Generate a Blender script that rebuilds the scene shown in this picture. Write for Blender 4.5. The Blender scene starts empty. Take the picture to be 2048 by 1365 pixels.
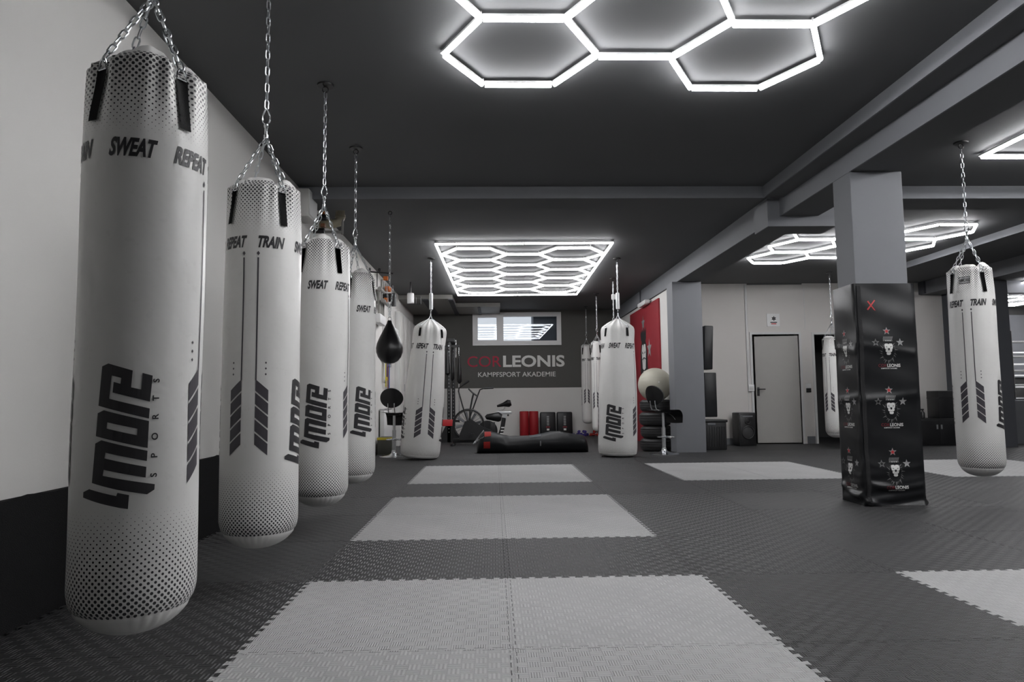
import bpy, bmesh, math, random
from mathutils import Vector, Matrix
PI = math.pi
rnd = random.Random(7)
C = bpy.context.scene.collection
SC = bpy.context.scene

# ------------------------------------------------------------------ camera, world, exposure
EYE = Vector((0, 0, 0.9121))
F_PX, YAW, PITCH, ROLL = 1390.55, 0.026705, 0.082107, 0.009985
def cam_axes():
    cy, sy, cp, sp = math.cos(YAW), math.sin(YAW), math.cos(PITCH), math.sin(PITCH)
    fwd = Vector((sy*cp, cy*cp, sp)); right = Vector((cy, -sy, 0)); up = right.cross(fwd)
    cr, sr = math.cos(ROLL), math.sin(ROLL)
    return right*cr - up*sr, up*cr + right*sr, fwd
_r, _u, _f = cam_axes()
cd = bpy.data.cameras.new('camera'); cam = bpy.data.objects.new('camera', cd); C.objects.link(cam)
cd.sensor_width = 36.0; cd.lens = F_PX/2048*36; cd.clip_start = 0.05; cd.clip_end = 100
m = Matrix((( _r.x, _u.x, -_f.x, EYE.x), (_r.y, _u.y, -_f.y, EYE.y), (_r.z, _u.z, -_f.z, EYE.z), (0, 0, 0, 1)))
cam.matrix_world = m
SC.camera = cam
SC.view_settings.view_transform = 'Standard'; SC.view_settings.look = 'None'
SC.view_settings.gamma = 1; SC.view_settings.use_curve_mapping = False
SC.view_settings.exposure = 0.22
W = bpy.data.worlds.new('overcast_sky'); SC.world = W; W.use_nodes = True
bg = W.node_tree.nodes['Background']
tc = W.node_tree.nodes.new('ShaderNodeTexCoord'); sp = W.node_tree.nodes.new('ShaderNodeSeparateXYZ')
rp = W.node_tree.nodes.new('ShaderNodeValToRGB')
W.node_tree.links.new(tc.outputs['Generated'], sp.inputs[0]); W.node_tree.links.new(sp.outputs['Z'], rp.inputs[0])
rp.color_ramp.elements[0].color = (.62, .64, .68, 1); rp.color_ramp.elements[1].color = (.86, .90, 1, 1)
W.node_tree.links.new(rp.outputs[0], bg.inputs[0]); bg.inputs[1].default_value = 1.0
TUBE_POWER = 29.0

# ------------------------------------------------------------------ materials
class G:
    """small shader expression builder"""
    def __init__(s, name):
        s.m = bpy.data.materials.new(name); s.m.use_nodes = True
        s.t = s.m.node_tree; s.n = s.t.nodes; s.b = s.n['Principled BSDF']
    def node(s, typ, **kw):
        x = s.n.new(typ)
        for k, v in kw.items(): setattr(x, k, v)
        return x
    def put(s, sock, v):
        if hasattr(v, 'links') or isinstance(v, bpy.types.NodeSocket): s.t.links.new(v, sock)
        else: sock.default_value = v
    def math(s, op, a, b=0.0, c=None):
        x = s.node('ShaderNodeMath', operation=op); s.put(x.inputs[0], a); s.put(x.inputs[1], b)
        if c is not None: s.put(x.inputs[2], c)
        return x.outputs[0]
    def mix(s, f, a, b):
        x = s.node('ShaderNodeMix', data_type='RGBA'); s.put(x.inputs[0], f); s.put(x.inputs[6], a); s.put(x.inputs[7], b)
        return x.outputs[2]
    def xyz(s, v):
        x = s.node('ShaderNodeSeparateXYZ'); s.t.links.new(v, x.inputs[0]); return x.outputs
    def coord(s, which='Object'): return s.node('ShaderNodeTexCoord').outputs[which]
    def noise(s, scale, detail=3, vec=None, rough=.5):
        x = s.node('ShaderNodeTexNoise'); x.inputs['Scale'].default_value = scale; x.inputs['Detail'].default_value = detail
        x.inputs['Roughness'].default_value = rough
        s.t.links.new(vec if vec is not None else s.coord(), x.inputs['Vector']); return x.outputs['Fac']
    def bump(s, h, strength=.3, dist=.01):
        x = s.node('ShaderNodeBump'); x.inputs['Strength'].default_value = strength; x.inputs['Distance'].default_value = dist
        s.put(x.inputs['Height'], h); s.t.links.new(x.outputs[0], s.b.inputs['Normal'])
def c4(c): return (c[0], c[1], c[2], 1)
def mat(name, col, rough=.5, metal=0.0, spec=.5, var=.08, nscale=6, bump=0.0, bscale=60, emit=None, coat=0):
    g = G(name)
    f = g.noise(nscale)
    g.put(g.b.inputs['Base Color'], g.mix(f, c4([x*(1-var) for x in col]), c4([min(1, x*(1+var)) for x in col])))
    g.b.inputs['Roughness'].default_value = rough; g.b.inputs['Metallic'].default_value = metal
    g.b.inputs['Specular IOR Level'].default_value = spec
    if coat: g.b.inputs['Coat Weight'].default_value = coat; g.b.inputs['Coat Roughness'].default_value = .15
    if bump: g.bump(g.noise(bscale, 4), bump, .004)
    if emit: g.b.inputs['Emission Color'].default_value = c4(emit[0]); g.b.inputs['Emission Strength'].default_value = emit[1]
    return g.m
M = {}
M['wall'] = mat('white_plaster', (.66, .65, .63), .8, bump=.12, bscale=90, nscale=1.2, var=.05)
M['wall_warm'] = mat('warm_white_plaster', (.62, .595, .575), .8, bump=.1, bscale=90, nscale=1.2, var=.04)
M['band'] = mat('warm_grey_paint', (.085, .083, .077), .7, bump=.1, bscale=80, nscale=1.5)
M['ceil'] = mat('charcoal_paint', (.105, .107, .110), .75, bump=.12, bscale=70, nscale=1)
M['beam'] = mat('grey_paint', (.185, .19, .207), .65, bump=.15, bscale=40, nscale=2)
M['beam_dark'] = mat('slate_paint', (.075, .078, .09), .65, bump=.1, bscale=50)
M['rubber'] = mat('black_rubber', (.035, .035, .036), .55, bump=.2, bscale=200, nscale=3, var=.2)
M['black'] = mat('black_plastic', (.012, .012, .013), .45, var=.15)
M['black_gloss'] = mat('black_leather', (.006, .006, .007), .33, bump=.08, bscale=120)
M['black_vinyl'] = mat('black_vinyl', (.010, .0105, .012), .36, spec=.34, var=.15)
M['black_steel'] = mat('black_powder_coat', (.012, .012, .013), .38, var=.1)
M['web'] = mat('black_webbing', (.009, .009, .010), .8, bump=.4, bscale=400)
M['chrome'] = mat('zinc_steel', (.72, .74, .76), .22, metal=1, var=.05)
M['zinc'] = mat('galvanised_chain_steel', (.62, .64, .66), .3, metal=1, var=.1)
M['ink'] = mat('black_print', (.022, .021, .024), .45)
M['ink_soft'] = mat('charcoal_print', (.055, .05, .06), .45)
M['white'] = mat('white_gloss_plastic', (.72, .72, .72), .4, var=.03)
M['white_print'] = mat('white_print', (.7, .7, .68), .5, var=.03)
M['grey_print'] = mat('grey_print', (.15, .15, .15), .5)
M['silver_print'] = mat('silver_print', (.3, .3, .3), .45)
M['red_print'] = mat('red_print', (.52, .03, .035), .5)
M['red_dim'] = mat('dark_red_print', (.17, .008, .016), .55)
M['red_letter'] = mat('crimson_paint', (.40, .012, .045), .6)
M['red'] = mat('red_board', (.27, .012, .022), .6, var=.1, nscale=2)
M['red_foam'] = mat('red_foam', (.33, .008, .014), .6)
M['red_patch'] = mat('red_leatherette', (.55, .04, .035), .5, bump=.2)
M['purple'] = mat('violet_neoprene', (.045, .025, .22), .5)
M['redorange'] = mat('red_neoprene', (.36, .02, .012), .5)
M['silver'] = mat('satin_silver', (.55, .56, .57), .35, metal=.8)
M['door'] = mat('grey_door_paint', (.36, .35, .33), .5, var=.03)
M['frame'] = mat('pale_grey_frame', (.6, .6, .59), .45, var=.03)
M['skirt'] = mat('grey_skirting', (.16, .165, .18), .6)
M['beige'] = mat('beige_pipe', (.42, .38, .28), .5)
M['duct'] = mat('pale_duct_sheet', (.27, .265, .25), .55)
M['yellow'] = mat('yellow_tape', (.6, .48, .04), .5)
M['orange'] = mat('orange_plastic', (.62, .16, .03), .45)
M['blue'] = mat('blue_ribbon', (.05, .13, .4), .6)
M['brown'] = mat('rust_ribbon', (.22, .09, .04), .6)
M['ball'] = mat('ivory_rubber', (.50, .48, .40), .42, var=.04)
M['crate'] = mat('dark_olive_crate', (.07, .07, .06), .5)
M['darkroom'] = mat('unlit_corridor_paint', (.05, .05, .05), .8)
M['ext'] = mat('outside_render', (.10, .11, .13), .8)

def mat_tube(name, power):
    g = G(name); g.b.inputs['Base Color'].default_value = (.9, .9, .9, 1)
    f = g.noise(3)
    g.put(g.b.inputs['Emission Color'], g.mix(f, (.97, .98, 1, 1), (1, .985, 1, 1)))
    g.b.inputs['Emission Strength'].default_value = power
    return g.m
M['tube'] = mat_tube('lit_diffuser', TUBE_POWER); M['tube_soft'] = mat_tube('lit_diffuser_dimmed', TUBE_POWER*.62)
def mat_carpet():
    g = G('black_needle_felt'); f = g.noise(220, 4); f2 = g.noise(5, 3)
    a = g.mix(f, (.004, .004, .0045, 1), (.02, .02, .021, 1))
    g.put(g.b.inputs['Base Color'], g.mix(g.math('MULTIPLY', f2, .35), a, (.02, .02, .02, 1)))
    g.b.inputs['Roughness'].default_value = .95; g.b.inputs['Specular IOR Level'].default_value = .15
    g.bump(f, .8, .006); return g.m
M['felt'] = mat_carpet()
def mat_mat(name, col, swap, spec=.5, rough=.5, depth=.0075):
    """basket-weave embossed foam: 22 cells to the metre, ribbed alternately along x and y"""
    g = G(name); X, Y, Z = g.xyz(g.coord())
    if swap: X, Y = Y, X
    n = 22.0
    cx, cy = g.math('MULTIPLY', X, n), g.math('MULTIPLY', Y, n)
    par = g.math('FLOORED_MODULO', g.math('ADD', g.math('FLOOR', cx), g.math('FLOOR', cy)), 2.0)
    par = g.math('GREATER_THAN', par, .5)
    rib = g.math('MULTIPLY', g.math('ADD', g.math('SINE', g.math('MULTIPLY', cx, 2*PI*5)), 1.0), .5)
    flat = g.math('MULTIPLY', g.math('ADD', g.math('SINE', g.math('MULTIPLY', cy, 2*PI*3)), 1.0), .26)
    ex = g.math('ABSOLUTE', g.math('SUBTRACT', g.math('FRACT', cx), .5)); ey = g.math('ABSOLUTE', g.math('SUBTRACT', g.math('FRACT', cy), .5))
    edge = g.math('GREATER_THAN', g.math('MAXIMUM', ex, ey), .455)
    h = g.math('ADD', g.math('MULTIPLY', par, rib), g.math('MULTIPLY', g.math('SUBTRACT', 1.0, par), g.math('ADD', flat, .30)))
    h = g.math('SUBTRACT', h, g.math('MULTIPLY', edge, .5))
    f = g.noise(2.2, 4)
    base = g.mix(f, c4([x*.86 for x in col]), c4([x*1.14 for x in col]))
    g.put(g.b.inputs['Base Color'], base)
    g.b.inputs['Roughness'].default_value = rough; g.b.inputs['Specular IOR Level'].default_value = spec
    g.bump(h, .8, depth); return g.m
for k, sw in (('a', False), ('b', True)):
    M['dark_mat_'+k] = mat_mat('charcoal_foam_'+k, (.037, .037, .038), sw)
    M['light_mat_'+k] = mat_mat('pale_grey_foam_'+k, (.42, .42, .42), sw, .3, .6, .0030)
def mat_cover(name, circ_cells, length, cell, v_top0, v_bot0, seam, strength=1.0):
    """white vinyl with halftone dots fading in to the top rim and to the bottom seam; uv: u = turn, v = height / length"""
    g = G(name); U, V, _ = g.xyz(g.coord('UV'))
    v = g.math('MULTIPLY', V, length)
    row = g.math('FLOOR', g.math('DIVIDE', v, cell*.5))
    odd = g.math('MULTIPLY', g.math('FLOORED_MODULO', row, 2.0), .5)
    a = g.math('SUBTRACT', g.math('FRACT', g.math('ADD', g.math('MULTIPLY', U, circ_cells), odd)), .5)
    b = g.math('MULTIPLY', g.math('SUBTRACT', g.math('FRACT', g.math('DIVIDE', v, cell*.5)), .5), .5)
    d = g.math('SQRT', g.math('ADD', g.math('MULTIPLY', a, a), g.math('MULTIPLY', b, b)))
    vr = g.math('MULTIPLY', g.math('ADD', row, .5), cell*.5)
    top = g.math('DIVIDE', g.math('SUBTRACT', vr, v_top0), length - v_top0)
    bot = g.math('DIVIDE', g.math('SUBTRACT', v_bot0, vr), v_bot0 - seam)
    fade = g.math('MAXIMUM', g.math('MAXIMUM', top, bot), 0.0)
    rad = g.math('MULTIPLY', g.math('POWER', fade, .75), .27*strength)
    dot = g.math('LESS_THAN', d, rad)
    dot = g.math('MULTIPLY', dot, g.math('GREATER_THAN', v, seam))
    dot = g.math('MULTIPLY', dot, g.math('LESS_THAN', v, length+.02))
    dot = g.math('MULTIPLY', dot, g.math('GREATER_THAN', fade, .012))
    f = g.noise(3, 4); f2 = g.noise(26, 4)
    base = g.mix(f, (.66, .655, .635, 1), (.74, .735, .72, 1))
    base = g.mix(g.math('MULTIPLY', g.math('GREATER_THAN', f2, .66), .10), base, (.45, .44, .42, 1))
    g.put(g.b.inputs['Base Color'], g.mix(dot, base, (.025, .024, .028, 1)))
    g.put(g.b.inputs['Roughness'], g.math('ADD', .30, g.math('MULTIPLY', f, .14)))
    g.b.inputs['Specular IOR Level'].default_value = .5
    g.bump(g.noise(7, 3), .22, .02); return g.m
M['cover'] = mat_cover('white_dotted_vinyl', 58, 1.755, .0200, 1.50, .40, .08)
M['cover_fat'] = mat_cover('white_dotted_vinyl_wide', 110, 2.12, .0167, 1.76, .22, .05, .8)
M['cover_far'] = mat_cover('white_dotted_vinyl_narrow', 50, 1.87, .0167, 1.85, .03, .01, .5)
def mat_glass():
    g = G('window_glass'); g.b.inputs['Base Color'].default_value = (.9, .95, .96, 1)
    tr = g.node('ShaderNodeBsdfTransparent'); gl = g.node('ShaderNodeBsdfGlossy'); gl.inputs['Roughness'].default_value = .01
    gl.inputs['Color'].default_value = (.9, .95, 1, 1)
    fr = g.node('ShaderNodeFresnel'); fr.inputs['IOR'].default_value = 1.42
    tr.inputs['Color'].default_value = (.93, .95, .96, 1)
    mx = g.node('ShaderNodeMixShader'); L = g.t.links
    L.new(fr.outputs[0], mx.inputs[0]); L.new(tr.outputs[0], mx.inputs[1]); L.new(gl.outputs[0], mx.inputs[2])
    L.new(mx.outputs[0], g.n['Material Output'].inputs['Surface']); return g.m
M['glass'] = mat_glass()

# ------------------------------------------------------------------ mesh helpers
class MB:
    def __init__(s): s.bm = bmesh.new(); s.mi = 0
    def _tag(s, faces):
        for f in faces: f.material_index = s.mi
    def box(s, x0, x1, y0, y1, z0, z1, bev=0.0, seg=2):
        n0 = set(s.bm.faces)
        vs = [s.bm.verts.new((x, y, z)) for z in (z0, z1) for (x, y) in ((x0, y0), (x1, y0), (x1, y1), (x0, y1))]
        F = [(0, 3, 2, 1), (4, 5, 6, 7), (0, 1, 5, 4), (1, 2, 6, 5), (2, 3, 7, 6), (3, 0, 4, 7)]
        fs = [s.bm.faces.new([vs[i] for i in f]) for f in F]
        if bev:
            es = list({e for f in fs for e in f.edges})
            bmesh.ops.bevel(s.bm, geom=es, offset=bev, segments=seg, profile=.5, affect='EDGES')
        s._tag([f for f in s.bm.faces if f not in n0]); return s
    def prism(s, pts, z0, z1, axis='z'):
        """polygon extruded along an axis; pts in the other two (x,y) / (x,z) / (y,z)"""
        def P(a, b, t): return (a, b, t) if axis == 'z' else ((a, t, b) if axis == 'y' else (t, a, b))
        lo = [s.bm.verts.new(P(a, b, z0)) for a, b in pts]; hi = [s.bm.verts.new(P(a, b, z1)) for a, b in pts]
        fs = [s.bm.faces.new(lo[::-1]), s.bm.faces.new(hi)]
        n = len(pts)
        for i in range(n): fs.append(s.bm.faces.new((lo[i], lo[(i+1) % n], hi[(i+1) % n], hi[i])))
        s._tag(fs); return s
    def sweep(s, pts, r, seg=8, closed=False, cap=True):
        """tube through points; r number or list"""
        P = [Vector(p) for p in pts]; n = len(P); R = r if isinstance(r, (list, tuple)) else [r]*n
        rings = []; up = None; fs = []
        for i in range(n):
            if closed: t = (P[(i+1) % n]-P[i-1])
            else: t = P[min(i+1, n-1)]-P[max(i-1, 0)]
            t.normalize()
            if up is None:
                up = Vector((0, 0, 1)) if abs(t.z) < .9 else Vector((1, 0, 0))
            a = t.cross(up)
            if a.length < 1e-6: a = t.orthogonal()
            a.normalize(); b = a.cross(t).normalized(); up = b
            rings.append([s.bm.verts.new(P[i] + (a*math.cos(2*PI*k/seg) + b*math.sin(2*PI*k/seg))*R[i]) for k in range(seg)])
        for i in range(n if closed else n-1):
            A, B = rings[i], rings[(i+1) % n]
            for k in range(seg): fs.append(s.bm.faces.new((A[k], A[(k+1) % seg], B[(k+1) % seg], B[k])))
        if cap and not closed: fs += [s.bm.faces.new(rings[0][::-1]), s.bm.faces.new(rings[-1])]
        s._tag(fs); return s
    def cyl(s, p0, p1, r, seg=16, r1=None): return s.sweep([p0, p1], [r, r if r1 is None else r1], seg)
    def lathe(s, prof, seg=32, at=(0, 0, 0), cap=True):
        """prof: (radius, z) from bottom to top, about z"""
        rings = []; fs = []
        for r, z in prof:
            rings.append([s.bm.verts.new((at[0]+r*math.cos(2*PI*k/seg), at[1]+r*math.sin(2*PI*k/seg), at[2]+z)) for k in range(seg)])
        for A, B in zip(rings, rings[1:]):
            for k in range(seg): fs.append(s.bm.faces.new((A[k], A[(k+1) % seg], B[(k+1) % seg], B[k])))
        if cap: fs += [s.bm.faces.new(rings[0][::-1]), s.bm.faces.new(rings[-1])]
        s._tag(fs); return s
    def ring(s, c, r, t, axis='z', n=32, seg=8, a0=0, a1=2*PI):
        full = abs(a1-a0-2*PI) < 1e-6; N = n if full else n+1
        pts = []
        for i in range(N):
            a = a0 + (a1-a0)*i/n; x, y = r*math.cos(a), r*math.sin(a)
            o = (x, y, 0) if axis == 'z' else ((x, 0, y) if axis == 'y' else (0, x, y))
            pts.append((c[0]+o[0], c[1]+o[1], c[2]+o[2]))
        return s.sweep(pts, t, seg, closed=full)
    def ball(s, c, r, n=12, sc=(1, 1, 1)):
        k = bmesh.ops.create_uvsphere(s.bm, u_segments=n*2, v_segments=n, radius=r, matrix=Matrix.Translation(c) @ Matrix.Diagonal((*sc, 1)))
        s._tag({f for v in k['verts'] for f in v.link_faces}); return s
    def grid(s, nu, nv, fn, wrap=False):
        V = [[s.bm.verts.new(fn(i/nu, j/nv)) for i in range(nu if wrap else nu+1)] for j in range(nv+1)]; fs = []
        w = len(V[0])
        for j in range(nv):
            for i in range(nu): fs.append(s.bm.faces.new((V[j][i], V[j][(i+1) % w], V[j+1][(i+1) % w], V[j+1][i])))
        s._tag(fs); return V
    def poly(s, pts):
        f = s.bm.faces.new([s.bm.verts.new(p) for p in pts]); f.material_index = s.mi; return f
    def build(s, name, mats, parent=None, smooth=40, recalc=True):
        if recalc: bmesh.ops.recalc_face_normals(s.bm, faces=s.bm.faces)
        me = bpy.data.meshes.new(name); s.bm.to_mesh(me); s.bm.free()
        for x in (mats if isinstance(mats, (list, tuple)) else [mats]): me.materials.append(M[x] if isinstance(x, str) else x)
        if smooth:
            for p in me.polygons: p.use_smooth = True
            try: me.set_sharp_from_angle(angle=math.radians(smooth))
            except Exception: pass
        o = bpy.data.objects.new(name, me); C.objects.link(o)
        if parent is not None: o.parent = parent
        return o
def thing(name, label, cat, loc=(0, 0, 0), rot=(0, 0, 0), group=None):
    o = bpy.data.objects.new(name, None); C.objects.link(o); o.empty_display_size = .1
    o.location = loc; o.rotation_euler = rot; o['label'] = label; o['category'] = cat
    if group: o['group'] = group
    return o
def tag(o, label, cat, group=None):
    o['label'] = label; o['category'] = cat
    if group: o['group'] = group
    return o
def struct(o): o['kind'] = 'structure'; return o
KIDS = {}
def kids(o):
    if not KIDS:
        for x in bpy.data.objects:
            if x.parent: KIDS.setdefault(x.parent.name, []).append(x)
    return KIDS.get(o.name, [])
def dup(o, loc, rot=None, label=None, parent=None):
    c = o.copy(); C.objects.link(c)
    if parent is not None: c.parent = parent
    else:
        c.location = loc
        if rot is not None: c.rotation_euler = rot
        if label: c['label'] = label
    for ch in list(o.children): dup(ch, None, None, None, c)
    return c
def text_bm(txt, size, bold=0.0, shear=0.0, sx=1.0, align='CENTER'):
    """flat lettering as a bmesh in the xy plane; baseline on y = 0, cap height about .72 * size"""
    cu = bpy.data.curves.new('lettering', 'FONT'); cu.body = txt; cu.size = size; cu.align_x = align
    cu.offset = bold; cu.shear = shear; cu.resolution_u = 4
    o = bpy.data.objects.new('lettering', cu); C.objects.link(o)
    me = o.evaluated_get(bpy.context.evaluated_depsgraph_get()).to_mesh()
    bm = bmesh.new(); bm.from_mesh(me)
    bpy.data.objects.remove(o); bpy.data.curves.remove(cu)
    for v in bm.verts: v.co.x *= sx
    return bm
def slice_uv(bm, du, dv):
    xs = [v.co.x for v in bm.verts]; ys = [v.co.y for v in bm.verts]
    if not xs: return
    for lo, hi, d, ax in ((min(xs), max(xs), du, 0), (min(ys), max(ys), dv, 1)):
        k = math.floor(lo/d)+1
        while k*d < hi:
            co = (k*d, 0, 0) if ax == 0 else (0, k*d, 0); no = (1, 0, 0) if ax == 0 else (0, 1, 0)
            bmesh.ops.bisect_plane(bm, geom=bm.verts[:]+bm.edges[:]+bm.faces[:], plane_co=co, plane_no=no, dist=1e-6); k += 1
def add_bm(dst, src, fn, mi=0):
    """append src to MB dst with vertices mapped by fn(x, y)"""
    mp = {v: dst.bm.verts.new(fn(v.co.x, v.co.y)) for v in src.verts}
    for f in src.faces:
        try: dst.bm.faces.new([mp[v] for v in f.verts]).material_index = mi
        except ValueError: pass
    src.free()
def poly_bm(pts):
    bm = bmesh.new(); f = bm.faces.new([bm.verts.new((x, y, 0)) for x, y in pts]); f.normal_update()
    if f.normal.z < 0: f.normal_flip()
    bmesh.ops.triangulate(bm, faces=bm.faces[:]); return bm
def star_pts(cx, cy, r, q=.42, n=5): return [(cx+(r if i % 2 == 0 else r*q)*math.sin(PI*i/n), cy+(r if i % 2 == 0 else r*q)*math.cos(PI*i/n)) for i in range(2*n)]

# ------------------------------------------------------------------ room shell
CZ = 3.11; FZ = -.022
def sbox(name, mats, *b, bev=0.0): return struct(MB().box(*b, bev=bev).build(name, mats, smooth=0))
sbox('floor', 'rubber', -2.3, 14.3, -4.3, 20.5, -.2, FZ)
sbox('ceiling', 'ceil', -2.3, 14.3, -4.3, 17.7, CZ, CZ+.2)
sbox('wall_left', 'wall', -2.2, -2.0, -4.2, 17.5, FZ, CZ)
# back wall: white below, warm grey above, opening for the high window
WX0, WX1, WZ0, WZ1 = -.50, 1.68, 2.25, 3.04
b = MB(); b.box(-2.0, 3.3, 17.35, 17.6, FZ, 1.165); b.mi = 1
b.box(-2.0, WX0, 17.35, 17.6, 1.165, CZ); b.box(WX1, 3.3, 17.35, 17.6, 1.165, CZ)
b.box(WX0, WX1, 17.35, 17.6, 1.165, WZ0); b.box(WX0, WX1, 17.35, 17.6, WZ1, CZ)
struct(b.build('wall_back', ['wall', 'band'], smooth=0))
sbox('wall_divider', 'wall', 3.10, 3.30, 11.75, 17.35, FZ, 2.82)
# wall with the two doors
DY = 13.4; D1 = (5.04, 5.965, 2.105); D2 = (6.265, 7.2, 2.095)
b = MB()
for x0, x1, z0, z1 in ((3.3, D1[0], FZ, CZ), (D1[1], D2[0], FZ, CZ), (D2[1], 8.86, FZ, CZ), (D1[0], D1[1], D1[2], CZ), (D2[0], D2[1], D2[2], CZ)):
    b.box(x0, x1, DY, DY+.2, z0, z1)
struct(b.build('wall_doors', 'wall_warm', smooth=0))
sbox('wall_alcove', 'beam_dark', 8.86, 9.15, 13.25, 17.4, FZ, CZ)
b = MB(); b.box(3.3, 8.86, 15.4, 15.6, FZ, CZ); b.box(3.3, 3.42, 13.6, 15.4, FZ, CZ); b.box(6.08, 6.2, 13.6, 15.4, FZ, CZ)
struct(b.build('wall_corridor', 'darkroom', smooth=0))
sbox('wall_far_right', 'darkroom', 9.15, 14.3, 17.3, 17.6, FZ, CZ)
sbox('wall_right', 'wall', 14.0, 14.2, -4.2, 17.4, FZ, CZ)
# unseen wall behind the camera; its opening is added to let in fill daylight
b = MB(); b.box(-2.2, 14.2, -4.2, -4.0, FZ, .9); b.box(-2.2, 14.2, -4.2, -4.0, 2.6, CZ)
b.box(-2.2, 3.5, -4.2, -4.0, .9, 2.6); b.box(6.0, 14.2, -4.2, -4.0, .9, 2.6)
struct(b.build('wall_front', 'wall', smooth=0))
# beams and the stepped bulkhead
sbox('beam_step', 'ceil', 2.86, 3.09, -4, 7.085, 2.992, CZ)
sbox('beam_step_face', 'beam', 2.845, 2.86, -4, 7.085, 2.990, CZ)
b = MB(); b.box(3.075, 3.48, -4, 13.4, 2.823, CZ); b.mi = 1; b.box(3.06, 3.075, -4, 17.35, 2.820, CZ)
struct(b.build('beam_main', ['ceil', 'beam'], smooth=0))
def beam2(name, x0, x1, y0, y1, z0, face='y'):
    b = MB(); b.box(x0, x1, y0+(.012 if face == 'y' else 0), y1, z0+.003, CZ); b.mi = 1
    if face == 'y': b.box(x0, x1, y0, y0+.012, z0, CZ)
    else: b.box(x0-.012, x0, y0, y1, z0, CZ)
    return struct(b.build(name, ['ceil', 'beam'], smooth=0))
beam2('beam_cross_left', -2.0, 2.86, 7.085, 7.55, 2.986)
beam2('beam_cross_right', 3.48, 6.9, 7.09, 7.55, 2.975)
b = MB(); b.box(2.945, 3.68, 7.212, 7.575, 2.713, CZ-.1); b.mi = 1; b.box(2.93, 3.68, 7.2, 7.212, 2.71, CZ-.1); b.box(2.93, 2.945, 7.212, 7.575, 2.71, CZ-.1)
struct(b.build('beam_block', ['ceil', 'beam'], smooth=0))
beam2('beam_right', 6.9, 7.25, -4, 13.4, 3.01, 'x')
beam2('beam_far_right', 8.45, 8.9, 6.0, 13.4, 2.86, 'x')
sbox('beam_end', 'beam_dark', 8.40, 14.0, 13.22, 13.42, 2.87, CZ)
sbox('column_wall', 'beam', 2.975, 3.465, 11.38, 11.75, FZ, 2.82, bev=.006)
sbox('column_right', 'beam_dark', 8.44, 8.875, 11.66, 12.05, FZ, 2.86, bev=.006)
col = struct(MB().box(3.062, 3.515, 5.745, 6.045, 0, 2.822, bev=.006).build('column_pillar', 'beam', smooth=0))
# skirting, door frames, doors
sbox('baseboard_doors', 'skirt', 4.35, D1[0]-.07, DY-.015, DY, FZ, .10)
sbox('baseboard_between', 'skirt', D1[1]+.09, D2[0]-.06, DY-.015, DY, FZ, .12)
def frame(name, D, w=.045):
    b = MB()
    b.box(D[0]-w, D[0], DY-.02, DY+.16, FZ, D[2]+w); b.box(D[1], D[1]+w, DY-.02, DY+.16, FZ, D[2]+w); b.box(D[0], D[1], DY-.02, DY+.16, D[2], D[2]+w)
    return struct(b.build(name, 'frame', smooth=0))
frame('door_1_frame', D1); frame('door_2_frame', D2)
dr = bpy.data.objects.new('door_1', None); C.objects.link(dr); dr.location = (D1[1]-.01, DY+.03, FZ); dr.rotation_euler = (0, 0, math.radians(-6)); struct(dr)
MB().box(-.835, 0, -.02, .02, .02, 2.10, bev=.004).build('door_leaf', 'door', dr, smooth=0)
b = MB(); b.box(-.815, -.77, -.032, -.02, .93, 1.10, bev=.003)
b.cyl((-.795, -.03, 1.06), (-.795, -.075, 1.06), .012, 10); b.sweep([(-.795, -.075, 1.06), (-.74, -.078, 1.06), (-.67, -.075, 1.06)], .011, 10); b.cyl((-.795, -.034, .97), (-.795, -.028, .97), .014, 12)
b.build('door_handle', 'black', dr)
# panel seams on the door wall
for i, x in enumerate((4.93, 6.10, 7.9)): struct(MB().box(x, x+.012, DY-.006, DY, 0.1 if i != 1 else 2.2, CZ).build('trim_%d' % (i+1), 'frame', smooth=0))
struct(MB().box(4.98, 6.06, DY-.03, DY, 3.085, 3.109).build('trim_4', 'ceil', smooth=0))
# high window in the back wall
wn = bpy.data.objects.new('window_1', None); C.objects.link(wn); wn.location = (0, 17.33, 0); struct(wn)
b = MB()
def rect_frame(b, x0, x1, z0, z1, w, y0, y1):
    b.box(x0, x1, y0, y1, z0, z0+w); b.box(x0, x1, y0, y1, z1-w, z1); b.box(x0, x0+w, y0, y1, z0+w, z1-w); b.box(x1-w, x1, y0, y1, z0+w, z1-w)
rect_frame(b, WX0-.02, WX1+.02, WZ0-.02, WZ1+.02, .06, -.02, .10); b.box(.15, .20, -.02, .10, WZ0+.03, WZ1-.03)
b.build('window_frame', 'white', wn, smooth=0)
b = MB(); rect_frame(b, -.465, .155, WZ0+.035, WZ1-.035, .075, -.035, .06); b.build('sash', 'white', wn, smooth=0)
b = MB(); rect_frame(b, .195, 1.645, WZ0+.035, WZ1-.035, .055, -.035, .06); b.build('sash', 'white', wn, smooth=0)
b = MB(); b.box(-.395, .085, .01, .018, WZ0+.10, WZ1-.10); b.build('pane', 'glass', wn, smooth=0)
b = MB(); b.box(.245, 1.595, .01, .018, WZ0+.085, WZ1-.085); b.build('pane', 'glass', wn, smooth=0)
b = MB(); b.cyl((.17, -.02, 2.62), (.17, -.06, 2.62), .012, 10); b.box(.158, .182, -.065, -.055, 2.52, 2.64, bev=.003); b.build('window_handle', 'white', wn)
struct(MB().box(1.02, 4.0, 17.62, 18.6, 1.5, 4.5).build('wall_outside', 'ext', smooth=0))

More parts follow.
